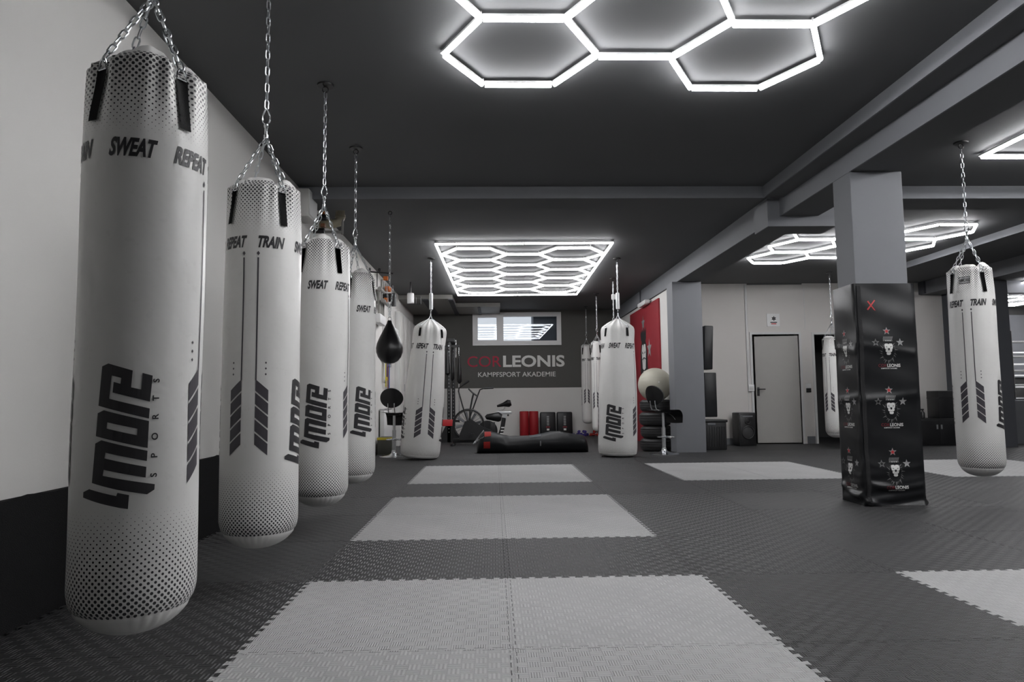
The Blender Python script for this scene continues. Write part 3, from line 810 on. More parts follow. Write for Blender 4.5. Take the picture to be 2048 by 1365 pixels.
# ------------------------------------------------------------------ red board with crest on the dividing wall
t = thing('crest_board', 'tall red board with white star and lion crest on the wall behind the tyres', 'board', (3.10, 0, 0))
b = MB(); b.box(-.03, -.001, 12.76, 15.45, FZ, 2.745); b.build('red_panel', 'red', t, smooth=0)
b = MB(); yc, zc = 14.1, 1.66; K = 5.6
def put(pts, mi, o):
    bm = poly_bm(pts); add_bm(b, bm, lambda x, y: (-.031-o, yc-x*K, zc+y*K*1.0), mi)
put([(.056*math.sin(2*PI*i/40)*(1+.12*(i % 2)), -.02+.10*math.cos(2*PI*i/40)*(1+.10*(i % 2))) for i in range(40)], 1, .001)
put([(-.045, .072), (.040, .072), (.046, .118), (.025, .100), (.010, .120), (-.005, .100), (-.020, .120), (-.034, .100), (-.050, .118)], 1, .0015)
put([(-.036, .030), (-.024, .056), (-.006, .058), (0, .046), (.008, .058), (.028, .056), (.038, .030), (.030, .004), (.012, .010), (-.010, .010), (-.028, .004)], 0, .002)
put([(-.028, .0), (-.006, .006), (0, -.012), (.006, .006), (.030, .0), (.026, -.030), (.008, -.036), (-.006, -.036), (-.024, -.030)], 0, .002)
put([(-.016, -.040), (.018, -.040), (.020, -.062), (.002, -.076), (-.016, -.062)], 0, .002)
put([(-.026, .034), (-.008, .026), (-.010, .022), (-.026, .026)], 1, .003); put([(.010, .026), (.028, .034), (.028, .026), (.012, .022)], 1, .003)
put(star_pts(.092, .036, .036), 3, .002); put(star_pts(0, .135, .030), 2, .002)
b.build('lion_crest', ['white_print', 'black', 'grey_print', 'silver_print'], t, smooth=0)
t = thing('door_closer', 'white bracket box above the top edge of the red board', 'bracket', (3.06, 13.75, 2.79))
b = MB(); b.box(-.10, -.001, -.35, .35, -.05, .02, bev=.01); b.build('housing', 'white', t); b = MB(); b.box(-.09, -.02, -.30, .30, -.065, -.05); b.build('cover_strip', 'frame', t, smooth=0)
tag(MB().box(3.035, 3.058, 14.2, 14.23, 2.82, CZ).build('cable_duct', 'beam_dark', smooth=0), 'thin dark cable strip up the grey beam above the red board', 'cable duct')

# ------------------------------------------------------------------ tyres and exercise ball
def tyre(x, y, z, h, R, lab):
    t = thing('tyre', lab, 'tyre', (x, y, z), (0, 0, rnd.uniform(0, 3)), 'stacked black tyres')
    b = MB(); prof = []
    ri = .15
    P = [(ri, .03*h/.2), (ri+.03, .004), (R-.05, .004), (R-.015, .03), (R, h*.3), (R+.004, h*.5), (R, h*.7), (R-.015, h-.03), (R-.05, h-.004), (ri+.03, h-.004), (ri, h-.03*h/.2), (ri-.01, h*.5)]
    b.lathe(P+[P[0]], 40, cap=False); b.build('carcass', 'rubber', t)
    b = MB()
    for k in range(3): b.lathe([(R-.002, h*(.32+.18*k)), (R+.006, h*(.34+.18*k)), (R+.006, h*(.42+.18*k)), (R-.002, h*(.44+.18*k))], 40, cap=False)
    b.build('tread', 'black', t)
zt = FZ
for h, dx, lab in ((.222, .0, 'black tyre at the bottom of the stack beside the grey wall column'), (.21, .012, 'black tyre second from the bottom under the ivory ball'), (.235, -.006, 'black tyre second from the top under the ivory ball'), (.215, .008, 'topmost black tyre of the stack carrying the ivory ball')):
    tyre(2.805+dx, 12.08, zt+.001, h, .272, lab); zt += h+.002
t = thing('exercise_ball', 'large ivory exercise ball resting on the stack of tyres', 'exercise ball', (2.81, 12.08, zt+.252))
b = MB(); b.ball((0, 0, 0), .294, 24); b.build('shell', 'ball', t)
b = MB()
for k in range(5): b.ring((0, 0, -.12+.06*k), math.sqrt(.294**2-(-.12+.06*k)**2)+.0004, .0016, 'z', 64, 5)
b.build('grip_rib', 'ball', t); b = MB(); b.cyl((0, -.288, .04), (0, -.297, .042), .012, 12); b.build('valve', 'white', t)

# ------------------------------------------------------------------ bar stools
def stool(lab, x, y, z, rz):
    t = thing('bar_stool', lab, 'bar stool', (x, y, z), (0, 0, rz), 'black and chrome bar stools')
    b = MB(); b.lathe([(.235, 0), (.235, .006), (.215, .014), (.10, .03), (.045, .055), (.034, .10), (.034, .105)], 40); b.build('base', 'chrome', t)
    b = MB(); b.cyl((0, 0, .10), (0, 0, .42), .030, 20); b.cyl((0, 0, .40), (0, 0, .66), .021, 20); b.build('column', 'silver', t)
    b = MB(); b.ring((0, -.05, .27), .13, .009, 'z', 32, 8); b.cyl((0, 0, .25), (0, 0, .29), .038, 18); b.build('footrest', 'chrome', t)
    b = MB()
    def seat(i, j, o):
        x_ = (i-.5)*.38; q = j*.62-.20; yy = -q; zz = .705
        if q > .14: a = min(1.45, (q-.14)/.12); yy = -.14-.12*math.sin(a); zz = .705-.12*(1-math.cos(a)); e = max(0, q-.14-.174); zz -= e; yy -= .0
        return (x_*(1-.25*max(0, abs(j-.4)-.2)), yy, zz+o-.01*math.cos((i-.5)*3))
    b.grid(10, 20, lambda i, j: seat(i, j, 0)); bmesh.ops.solidify(b.bm, geom=b.bm.faces[:], thickness=.028); b.build('seat', 'black_gloss', t)
    b = MB()
    def bk(i, j): a = 2*PI*i; r = j; return (.185*r*math.cos(a), .19+.05*(1-(r*math.cos(a))**2)+.03*(r*math.sin(a)), .93+.155*r*math.sin(a))
    b.grid(32, 6, bk, wrap=True); bmesh.ops.remove_doubles(b.bm, verts=b.bm.verts[:], dist=1e-5); bmesh.ops.solidify(b.bm, geom=b.bm.faces[:], thickness=.034); b.build('backrest', 'black_gloss', t)
    b = MB()
    for s in (-1, 1): b.sweep([(s*.05, .10, .69), (s*.05, .19, .70), (s*.05, .225, .75), (s*.05, .235, .85)], .009, 8)
    b.build('back_bracket', 'chrome', t)
    b = MB(); b.sweep([(.0, 0, .655), (-.10, -.03, .64), (-.16, -.04, .60), (-.20, -.05, .55)], .006, 8); b.box(-.09, .09, -.09, .09, .655, .678, bev=.004); b.build('lift_lever', 'black_steel', t)
    return t
stool('black bar stool with oval back beside the tyres at the grey column', 2.70, 11.10, .001, math.radians(124))
stool('black bar stool with oval back half behind the wide bag at left', -1.60, 11.25, .001, math.radians(176))

# ------------------------------------------------------------------ black bag lying on the floor
t = thing('lying_heavy_bag', 'black heavy bag with red patches lying on the floor before the air bike', 'punching bag', (0, 12.06, FZ))
PR = [(-.30, .07), (-.285, .12), (-.25, .165), (-.18, .195), (-.06, .20), (.05, .185), (.16, .160), (.28, .150), (.45, .152), (.62, .158), (.80, .172), (.98, .188), (1.12, .190), (1.26, .178), (1.40, .165), (1.50, .160), (1.56, .145), (1.60, .11), (1.615, .05)]
def lie(x, a, off=0.0):
    r = table(PR, x); r *= 1+.02*math.sin(9*x+3*a)+.05*math.exp(-((x-.20)/.06)**2)*math.sin(4*a+14*x)
    r += off
    s = math.sin(a); zc = r*.93
    return (x, -r*math.cos(a), max(.002, zc+r*s*(.95 if s > 0 else .93)))
b = MB(); n = 90
V = b.grid(40, n, lambda i, j: lie(-.30+1.915*j, 2*PI*i), wrap=True)
b.bm.faces.new(V[0][::-1]); b.bm.faces.new(V[-1]); b.build('cover', 'black_vinyl', t, smooth=60)
def patch(name, m_, x0, x1, a0, a1, off=.004, shape=None):
    b = MB(); b.grid(8, 8, lambda i, j: lie(x0+(x1-x0)*i, a0+(a1-a0)*j, off)); bmesh.ops.solidify(b.bm, geom=b.bm.faces[:], thickness=.003); return b.build(name, m_, t)
patch('red_patch', 'red_patch', -.165, -.055, .55, 1.15); patch('red_patch', 'red_patch', -.18, -.07, -.55, .1); patch('seam_band', 'black', -.20, -.185, -.6, 3.6, .003)
patch('grey_label', 'skirt', .60, .80, .75, 1.25, .003); patch('white_tab', 'silver_print', .775, .795, -.25, .25, .003)
b = MB(); bm = text_bm('4', .01); bm.free()
for k in range(3): chain(b, lie(-.18, .5+k*1.0, .01), (-.36, -.03, .16), .036, .008, .003, 5)
b.build('sling_chain', 'zinc', t)

# ------------------------------------------------------------------ along the back wall: rollers, shields, dumbbells
for x, lab in ((.735, 'red foam roller standing left against the white back wall'), (.968, 'red foam roller standing beside the black kick shields')):
    t = thing('foam_roller', lab, 'foam roller', (x, 17.05, FZ), group='red foam rollers')
    b = MB(); b.lathe([(.105, 0), (.113, .012), (.113, .60), (.105, .612), (.035, .612)], 32); b.build('foam_body', 'red_foam', t)
    b = MB(); b.lathe([(.034, .6), (.034, .6125), (.01, .6126)], 20); b.build('core', 'black', t)
for x, lab in ((1.315, 'black kick shield with white upright print next to the red rollers'), (1.728, 'black kick shield with white upright print next to the violet dumbbells')):
    t = thing('kick_shield', lab, 'kick shield', (x, 17.1, FZ), (math.radians(-5), 0, 0), 'black kick shields')
    b = MB(); b.box(-.19, .19, -.06, .06, .0, .585, bev=.03, seg=3); b.build('padding', 'black_vinyl', t)
    b = MB()
    for k in range(6): b.box(.0-.028, .028, -.064, -.060, .26+k*.04, .285+k*.04)
    b.build('upright_print', 'silver_print', t, smooth=0)
    b = MB(); b.box(-.05, .05, -.064, -.060, .20, .235); b.build('red_print', 'red_dim', t, smooth=0); b = MB(); b.box(-.03, .03, -.064, -.060, .135, .18); b.build('badge', 'white_print', t, smooth=0)
    b = MB(); b.sweep([(-.07, .06, .15), (-.07, .10, .2), (-.07, .10, .4), (-.07, .06, .45)], .015, 6); b.build('handle', 'web', t)
def dumbbell(x, y, z, rz, m_, lab, grp):
    t = thing('dumbbell', lab, 'dumbbell', (x, y, z), (0, 0, rz), grp)
    b = MB(); b.cyl((-.06, 0, .035), (.06, 0, .035), .014, 10); b.build('handle', m_, t)
    for s in (-1, 1): b = MB(); b.sweep([(s*.05, 0, .035), (s*.058, 0, .035), (s*.10, 0, .035), (s*.108, 0, .035)], [.026, .038, .038, .026], 6); b.build('head', m_, t)
for k, (x, y, z) in enumerate(((1.99, 16.95, 0), (2.13, 16.87, 0), (2.09, 17.13, 0), (2.24, 17.0, 0), (2.06, 16.97, .072), (2.19, 16.95, .072))):
    dumbbell(x, y, FZ+z, .4+.25*k, 'purple', 'small violet dumbbell in the heap beside the kick shields', 'violet dumbbells')
for k, (x, y, z) in enumerate(((2.42, 16.93, 0), (2.58, 16.9, 0), (2.50, 17.08, 0), (2.67, 17.05, 0), (2.48, 16.98, .072), (2.60, 16.99, .072), (2.54, 16.97, .144))):
    dumbbell(x, y, FZ+z, -.3+.3*k, 'redorange', 'small red dumbbell in the heap behind the wide bag', 'red dumbbells')

# ------------------------------------------------------------------ squat rack
t = thing('squat_rack', 'black perforated squat rack with chrome rods left of the wall lettering', 'rack', (-.95, 15.1, FZ))
for x, y in ((-.02, 0), (.045, .55)):
    b = MB(); b.box(x-.038, x+.038, y-.03, y+.03, 0, 2.22, bev=.004); u = b.build('upright', 'black_steel', t)
    b = MB()
    for k in range(26): b.cyl((x, y-.0305, .22+k*.075), (x, y-.0315, .22+k*.075), .011, 10)
    b.build('hole_print', 'silver_print', u, smooth=0)
b = MB(); b.prism([(-.24, 0), (.22, 0), (.22, .04), (.06, .42), (-.06, .42), (-.24, .06)], -.03, .03, 'y'); b.build('foot_gusset', 'black_steel', t, smooth=0)
b = MB(); b.box(-.20, .20, .50, .58, 0, .10, bev=.004); b.box(-.06, .06, .03, .5, .0, .07); b.build('base_rail', 'black_steel', t, smooth=0)
b = MB(); b.box(-.07, .10, -.05, .62, 2.17, 2.24, bev=.004); b.box(-.16, -.05, -.035, .035, 2.0, 2.09, bev=.004); b.build('top_plate', 'black_steel', t, smooth=0)
for x, y, z0, z1 in ((.125, .15, 1.83, 2.22), (.195, .0, .45, 2.10)):
    b = MB(); b.cyl((x, y, z0), (x, y, z1), .012, 12); b.build('guide_rod', 'chrome', t)
b = MB(); b.box(.03, .21, -.02, .02, 2.05, 2.10); b.box(.03, .21, -.02, .02, .43, .48); b.build('rod_bracket', 'black_steel', t, smooth=0)
b = MB(); b.box(-.30, .06, -.055, -.031, .35, .49, bev=.01); b.build('safety_arm', 'red_print', t)
b = MB()
for z in (1.95, 2.08, 1.72): b.cyl((-.02, -.03, z), (-.02, -.055, z), .02, 10)
b.build('bolt', 'chrome', t)
for (px, y0, y1, w, Y, lab) in ((896, 702, 751, 5.5, 15.03, 'black leather mitt hanging leftmost on the squat rack'), (906, 705, 762, 4.5, 15.45, 'black leather mitt hanging between the rack uprights'), (916, 712, 768, 5, 15.09, 'black leather strap bundle hanging on the chrome rack rod')):
    p0, p1 = at(px, y0, Y), at(px+(3 if px > 910 else -1), y1, Y); o = thing('hanging_mitt', lab, 'mitt', tuple(p1), group='black mitts on the rack')
    H = p0.z-p1.z; b = MB(); b.sweep([(0, 0, 0), (0, 0, H*.08), (0, 0, H*.35), (0, 0, H*.7), (0, 0, H)], [.02, w*.011, w*.0095, w*.006, w*.004], 12); b.build('padding', 'black_gloss', o)
    b = MB(); b.ring((0, 0, H+.02), .022, .005, 'y', 14, 6); b.build('loop', 'web', o)

# ------------------------------------------------------------------ air bike
YB = 14.15
t = thing('air_bike', 'black air bike with large spoked fan wheel and swinging handles', 'exercise bike', (0, 0, 0))
fc = at(937, 850, YB); R_ = .305
b = MB(); b.ring(tuple(fc), R_, .02, 'y', 56, 8); b.ring((fc.x, fc.y-.05, fc.z), R_-.03, .006, 'y', 56, 6); b.build('fan_rim', 'black_steel', t)
b = MB()
for k in range(24): a = 2*PI*k/24; b.cyl((fc.x+.08*math.cos(a), fc.y-.05, fc.z+.08*math.sin(a)), (fc.x+(R_-.01)*math.cos(a), fc.y-.045, fc.z+(R_-.01)*math.sin(a)), .003, 5)
b.build('guard_spoke', 'black_steel', t)
b = MB()
for k in range(8):
    a = 2*PI*k/8+.2; c_, s_ = math.cos(a), math.sin(a)
    b.poly([(fc.x+.10*c_-.02*s_, fc.y+.0, fc.z+.10*s_+.02*c_), (fc.x+.26*c_-.03*s_, fc.y+.0, fc.z+.26*s_+.03*c_), (fc.x+.26*c_+.03*s_, fc.y+.03, fc.z+.26*s_-.03*c_), (fc.x+.10*c_+.02*s_, fc.y+.03, fc.z+.10*s_-.02*c_)])
b.build('fan_blade', 'skirt', t, smooth=0)
b = MB(); b.prism([(q.x, q.z) for q in (at(920, 868, YB), at(930, 843, YB), at(945, 840, YB), at(962, 852, YB), at(985, 862, YB), at(985, 880, YB), at(918, 880, YB))], YB-.12, YB-.06, 'y'); b.build('drive_cover', 'black', t, smooth=0)
for P in (((938, 762), (928, 769), (918, 777), (917, 783), (925, 812), (935, 843)), ((987, 776), (968, 777), (960, 780), (956, 790), (947, 815), (937, 843))):
    y_ = YB-.16 if P[0][0] < 950 else YB+.12
    b = MB(); bar(b, [at(x, y, y_) for x, y in P], .014); h_ = b.build('swing_handle', 'black_steel', t)
    b = MB(); bar(b, [at(x, y, y_-.0) for x, y in P[:2]], .021); b.build('grip', 'black', h_)
b = MB(); bar(b, [at(937, 778, YB), at(945, 786, YB), at(955, 793, YB)], .016); bar(b, [at(947, 788, YB), at(944, 800, YB), at(940, 822, YB), at(940, 850, YB)], .018); b.build('console_post', 'black_steel', t)
b = MB(); s0, s1 = at(971, 836, YB), at(1003, 836, YB); b.sweep([tuple(s0), tuple(s0+Vector((.03, 0, .015))), tuple(s1+Vector((-.06, 0, .015))), tuple(s1)], [.03, .055, .10, .07], 14); o = b.build('saddle', 'black_gloss', t)
b = MB(); p = at(985, 845, YB); b.box(p.x-.05, p.x+.05, YB-.03, YB+.03, .12, p.z, bev=.005); b.build('seat_post', 'black_steel', t)
b = MB(); y0, y1 = YB-.3, YB+.25
q0, q1 = at(905, 890, YB-.1), at(1000, 885, YB)
b.box(q0.x-.02, q0.x+.05, y0, y1, FZ, FZ+.05, bev=.008); b.box(q1.x-.05, q1.x+.02, y0, y1, FZ, FZ+.05, bev=.008); b.box(q0.x, q1.x, YB-.03, YB+.03, FZ+.05, FZ+.14, bev=.008); b.build('base_frame', 'black_steel', t)
b = MB(); b.cyl((fc.x+.06, YB-.10, fc.z-.18), (fc.x+.06, YB-.24, fc.z-.18), .012, 8); b.box(fc.x+.02, fc.x+.12, YB-.32, YB-.23, fc.z-.20, fc.z-.17); b.build('pedal', 'black', t)
# spin bike
YS = 15.3
t = thing('spin_bike', 'black spinning bike with slim saddle on a silver slider beside the air bike', 'exercise bike', (0, 0, 0))
b = MB(); a0, a1 = at(994, 813, YS), at(1022, 806, YS); b.sweep([tuple(a0), tuple(a0.lerp(a1, .45)), tuple(a0.lerp(a1, .8)), tuple(a1)], [.022, .045, .085, .06], 14); b.build('saddle', 'black_gloss', t)
b = MB(); bar(b, [at(1010, 814, YS), at(1007, 820, YS), at(995, 822, YS), at(994, 825, YS)], .007); b.build('saddle_rail', 'chrome', t)
b = MB(); p0, p1 = at(993, 829, YS), at(1023, 823, YS); b.box(p0.x, p1.x, YS-.03, YS+.03, p0.z, p1.z, bev=.006); p0, p1 = at(1006, 839, YS), at(1013, 829, YS); b.box(p0.x, p1.x, YS-.025, YS+.025, p0.z, p1.z); b.build('slider', 'silver', t)
b = MB(); bar(b, [at(1008, 836, YS), at(1004, 860, YS), at(996, 884, YS)], .05, 10); b.build('frame_post', 'black_steel', t)
b = MB()
for k in range(4): p = at(1005-k*1.0, 856+k*6, YS-.06); b.box(p.x-.03, p.x+.04, p.y-.006, p.y, p.z-.012, p.z+.016)
b.build('white_print', 'white_print', t, smooth=0)
b = MB(); p = at(1016, 831, YS-.05); b.ball(tuple(p), .022, 8); b.build('clamp_knob', 'black', t)
b = MB(); p = at(1000, 884, YS); b.box(p.x-.85, p.x+.15, YS-.04, YS+.04, FZ, FZ+.10, bev=.01); b.box(p.x+.03, p.x+.11, YS-.25, YS+.25, FZ, FZ+.05, bev=.01); b.build('base_frame', 'black_steel', t)
b = MB(); p = at(975, 862, YS); b.sweep([(p.x, YS-.03, p.z), (p.x, YS+.03, p.z)], .22, 36); b.build('flywheel', 'black_steel', t)

# ------------------------------------------------------------------ teardrop bag
t = thing('teardrop_bag', 'black leather teardrop punching bag hanging by the left wall', 'punching bag', (-1.190, 7.97, 1.318))
b = MB(); b.lathe([(.01, 0), (.05, .006), (.095, .03), (.13, .075), (.150, .13), (.153, .18), (.142, .235), (.115, .30), (.085, .36), (.055, .42), (.032, .465), (.024, .495), (.012, .50)], 40); b.build('leather_body', 'black_gloss', t)
b = MB(); b.ring((0, 0, .515), .02, .004, 'y', 16, 6); b.build('top_ring', 'chrome', t)
b = MB(); b.sweep([(-.018, 0, 0), (-.018, 0, -.035), (.018, 0, -.035), (.018, 0, 0)], .004, 6); b.build('bottom_ring', 'chrome', t)
b = MB(); chain(b, (-.004, 0, .535), (-.035, 0, .90), .034, .0085, .003); chain(b, (.004, 0, .535), (.035, 0, .90), .034, .0085, .003); b.build('sling_chain', 'zinc', t)
hang_chain('long dim zinc chain above the black teardrop bag', -1.190, 7.97, 1.318+.90, carabiner=False, pitch=.04)

# ------------------------------------------------------------------ beside the grey column and the door wall
for x0, x1, z0, z1, tilt, lab in ((3.458, 3.62, 1.36, 2.085, 2.5, 'upper black padded block hung on the right side of the grey column'), (3.458, 3.675, .57, 1.30, 0, 'lower black padded block hung on the right side of the grey column')):
    t = thing('strike_pad', lab, 'strike pad', (x0, 11.56, z0), (0, math.radians(tilt), 0), 'black strike pads on the column')
    b = MB(); b.box(.012, x1-x0, -.16, .16, 0, z1-z0, bev=.015, seg=3); b.build('padding', 'black_vinyl', t)
    b = MB(); b.box(0, .012, -.12, .12, .05, z1-z0-.05); b.build('back_board', 'black', t, smooth=0)
t = thing('storage_bin', 'dark ribbed storage bin on the floor beside the grey column', 'storage bin', (3.78, 12.3, FZ))
b = MB(); b.box(-.27, .27, -.2, .2, 0, .48, bev=.015); b.build('tub', 'black', t)
b = MB()
for k in range(12): b.box(-.25+k*.043, -.235+k*.043, -.207, -.199, .06, .40)
b.build('rib', 'black_steel', t, smooth=0)
b = MB(); b.box(-.29, .29, -.22, .22, .48, .525, bev=.012); b.build('lid', 'black', t); b = MB(); b.box(-.07, .07, -.228, -.219, .43, .47, bev=.004); b.build('latch', 'skirt', t)
t = thing('loudspeaker', 'black floor loudspeaker left of the grey door', 'loudspeaker', (4.725, 13.12, FZ), (0, 0, .1))
b = MB(); b.box(-.17, .17, -.15, .15, 0, .62, bev=.02); b.build('cabinet', 'black', t)
b = MB(); b.box(-.15, .15, -.158, -.150, .03, .58, bev=.01); b.build('grille', 'black_steel', t)
b = MB(); b.ring((0, -.16, .25), .115, .012, 'y', 36, 8); b.build('woofer_ring', 'black_steel', t); b = MB(); b.sweep([(0, -.158, .25), (0, -.172, .25)], [.10, .03], 28); b.build('woofer_cone', 'rubber', t)
b = MB(); b.ring((0, -.16, .46), .05, .008, 'y', 24, 8); b.sweep([(0, -.158, .46), (0, -.165, .46)], [.045, .02], 20); b.build('tweeter', 'black_steel', t)
b = MB(); b.box(-.10, .10, -.1605, -.157, .54, .565); b.build('control_panel', 'skirt', t, smooth=0)
t = thing('door_plaque', 'small white plaque with dark and red print above the grey door', 'plaque', (5.475, DY-.01, 2.385))
b = MB(); b.box(-.125, .125, -.006, .009, -.125, .125); b.build('plate', 'white', t, smooth=0)
b = MB(); b.prism(star_pts(.01, .03, .05, .6, 6), -.009, -.0065, 'y'); b.build('emblem', 'ink', t, smooth=0)
b = MB(); b.box(-.06, .07, -.009, -.0065, -.055, -.035); b.build('dark_print', 'ink', t, smooth=0); b = MB(); b.box(-.045, .055, -.009, -.0065, -.082, -.064); b.build('red_print', 'red_print', t, smooth=0)
t = thing('cable_trunking', 'white vertical cable trunking down to a switch left of the grey door', 'cable trunking', (4.945, DY-.001, 0))
b = MB(); b.box(-.022, .022, -.03, 0, 1.12, 3.10, bev=.003); b.build('trunking', 'frame', t); b = MB(); b.box(-.02, .095, -.05, 0, 1.0, 1.13, bev=.008); s_ = b.build('switch_box', 'white', t)
b = MB(); b.box(.0, .075, -.056, -.05, 1.03, 1.10, bev=.003); b.build('rocker', 'frame', s_)
t = thing('light_switch', 'white double switch between the grey door and the dark doorway', 'light switch', (6.115, DY-.001, 1.06))
b = MB(); b.box(-.05, .05, -.02, 0, -.01, .08, bev=.004); b.build('plate', 'white', t); b = MB(); b.box(-.04, .04, -.026, -.02, -.085, -.025, bev=.004); b.box(-.045, .045, -.02, 0, -.09, -.015); b.build('socket', 'black', t)

# ------------------------------------------------------------------ far right
t = thing('low_cabinet', 'long low black cabinet along the foot of the wall right of the pillar', 'cabinet', (8.05, 12.72, FZ))
b = MB(); b.box(-.38, .37, -.25, .25, 0, .49, bev=.006); b.build('body', 'black', t)
for s in (-1, 1): b = MB(); b.box(s*.19-.17, s*.19+.17, -.262, -.25, .04, .45, bev=.004); d_ = b.build('door', 'black_steel', t); b = MB(); b.box(s*.04-.012, s*.04+.012, -.275, -.262, .30, .38); b.build('handle', 'silver', d_)
t = thing('equipment_case', 'black box standing on the right end of the low cabinet', 'case', (8.28, 12.75, FZ+.491))
b = MB(); b.box(-.14, .14, -.18, .18, 0, .50, bev=.01); b.build('shell', 'black', t); b = MB(); b.box(-.141, .141, -.181, .181, .36, .375); b.build('lid_seam', 'black_steel', t, smooth=0)
t = thing('spray_bottle', 'small dark spray bottle standing on the low black cabinet', 'bottle', (7.86, 12.62, FZ+.491))
b = MB(); b.lathe([(.035, 0), (.038, .02), (.036, .10), (.015, .13), (.013, .15)], 16); b.build('body', 'black', t); b = MB(); b.box(-.04, .02, -.012, .012, .148, .175, bev=.004); b.build('trigger', 'black_steel', t)
t = thing('boxing_ring', 'raised boxing ring with pale ropes at the right border', 'boxing ring', (11.5, 14.6, FZ))
b = MB(); b.box(-1.97, 1.97, -1.97, 1.97, 0, .80, bev=.01); b.build('platform', 'skirt', t, smooth=0); b = MB(); b.box(-1.9, 1.9, -1.9, 1.9, .801, .83); b.build('canvas', 'skirt', t, smooth=0)
for x in (-1.8, 1.8):
    for y in (-1.8, 1.8): b = MB(); b.cyl((x, y, .83), (x, y, 2.1), .05, 14); b.build('post', 'black_steel', t)
for z in (1.08, 1.35, 1.62, 1.9):
    b = MB(); b.sweep([(-1.7, -1.7, z), (1.7, -1.7, z), (1.7, 1.7, z), (-1.7, 1.7, z)], .02, 8, closed=True); b.build('rope', 'white', t)
tag(MB().box(12.2, 13.9, 17.25, 17.295, 1.3, 2.9, bev=.01).build('wall_board', 'skirt', smooth=0), 'plain grey board on the dark far right wall', 'board')

# ------------------------------------------------------------------ services along the left wall
t = thing('waste_pipe', 'thick beige pipe elbow rising into the ceiling behind the third bag', 'pipe', (-1.75, 7.9, 0))
b = MB(); b.sweep([(-.25, 0, 2.93), (-.08, 0, 2.93), (-.025, 0, 2.945), (0, 0, 2.99), (0, 0, 3.108)], .052, 18); b.build('pipe_bend', 'beige', t)
b = MB(); b.cyl((0, 0, 3.0), (0, 0, 3.03), .06, 18); b.cyl((-.10, 0, 2.93), (-.13, 0, 2.93), .06, 18); b.build('collar', 'beige', t); b = MB(); b.cyl((.03, -.02, 2.80), (.03, -.02, 2.99), .014, 10); b.cyl((-.25, -.02, 2.83), (.03, -.02, 2.83), .016, 10); b.build('thin_pipe', 'duct', t)
t = thing('pipe_valve', 'brass and black valves with orange handles on the left wall behind the third bag', 'valve', (-2.0, 7.7, 2.9))
b = MB(); b.cyl((0, 0, .05), (.14, 0, .05), .035, 14); b.cyl((0, .0, -.10), (.12, 0, -.10), .03, 14); b.build('body', 'black', t); b = MB(); b.box(.09, .13, -.02, .02, .085, .15, bev=.005); b.build('handle', 'orange', t); b = MB(); b.box(.08, .13, -.03, .03, -.06, -.02, bev=.005); b.build('tag', 'brown', t)
t = thing('junction_box', 'white wall box under the ceiling beside the beige pipe', 'wall box', (-1.999, 7.15, 2.78))
b = MB(); b.box(0, .13, -.16, .16, 0, .29, bev=.01); b.build('box', 'wall', t); b = MB(); b.box(.13, .14, -.14, .14, .02, .27); b.build('cover_plate', 'white', t, smooth=0)
t = thing('heating_manifold', 'pipe manifold with orange valve caps high on the left wall above the teardrop bag', 'heating manifold', (-1.985, 11.9, 2.3))
b = MB()
for y in (-.30, -.1, .12): b.sweep([(.08, y, 0), (.08, y, .40), (.12, y, .50), (.12, y, .62)], .022, 10)
b.cyl((.10, -.42, .45), (.10, .3, .45), .035, 12); b.cyl((.16, -.42, .25), (.16, .3, .25), .035, 12); b.cyl((0, -.2, .45), (.10, -.2, .45), .02, 8); b.cyl((0, -.2, .25), (.16, -.2, .25), .02, 8); b.build('pipework', 'duct', t)
for y, z in ((-.30, .64), (-.1, .50), (-.25, .28), (.05, .50)): b = MB(); b.cyl((.15, y, z), (.22, y, z), .038, 12); b.build('valve_cap', 'orange', t)
b = MB(); b.box(.02, .30, .02, .16, .30, .44, bev=.02); b.cyl((.28, -.05, .2), (.28, -.05, .36), .05, 12); b.build('pump', 'black', t); b = MB(); b.box(.0, .12, -.40, .2, -.12, .04, bev=.02); b.build('lower_box', 'white', t)
t = thing('swivel_bracket', 'thin black swivel arm on the left wall below the ceiling', 'bracket', (-1.999, 11.2, 2.98))
b = MB(); b.cyl((0, 0, 0), (.38, .02, -.03), .012, 10); b.cyl((.12, .01, -.01), (.12, .01, -.25), .008, 8); b.build('arm', 'black_steel', t); b = MB(); b.box(0, .012, -.04, .04, -.06, .06); b.build('wall_plate', 'black_steel', t); b = MB(); b.ball((.16, .0, .03), .03, 8); b.build('joint', 'black', t)
t = thing('wall_cupboard', 'white wall cupboard on the left wall under the pipe manifold', 'cupboard', (-1.999, 13.0, 1.65))
b = MB(); b.box(0, .14, -.5, .55, 0, .62, bev=.006); b.build('body', 'white', t)
for y in (-.24, .28): b = MB(); b.box(.141, .152, y-.24, y+.25, .02, .60, bev=.003); d_ = b.build('door', 'white', t); b = MB(); b.box(.153, .165, y+.18, y+.20, .2, .3); b.build('handle', 'silver', d_)
t = thing('tall_locker', 'tall white locker against the left wall in the back corner', 'locker', (-1.999, 15.6, FZ))
b = MB(); b.box(0, .10, -1.5, 1.3, 0, 2.72, bev=.006); b.build('body', 'frame', t)
for k in range(4): b = MB(); b.box(.101, .112, -1.47+k*.69, -.82+k*.69, .06, 2.68, bev=.003); d_ = b.build('door', 'wall', t); b = MB(); b.box(.113, .13, -.90+k*.69, -.88+k*.69, 1.1, 1.25); b.build('handle', 'silver', d_)
t = thing('radiator', 'white panel radiator low on the left wall behind the left stool', 'radiator', (-1.995, 12.6, .18))
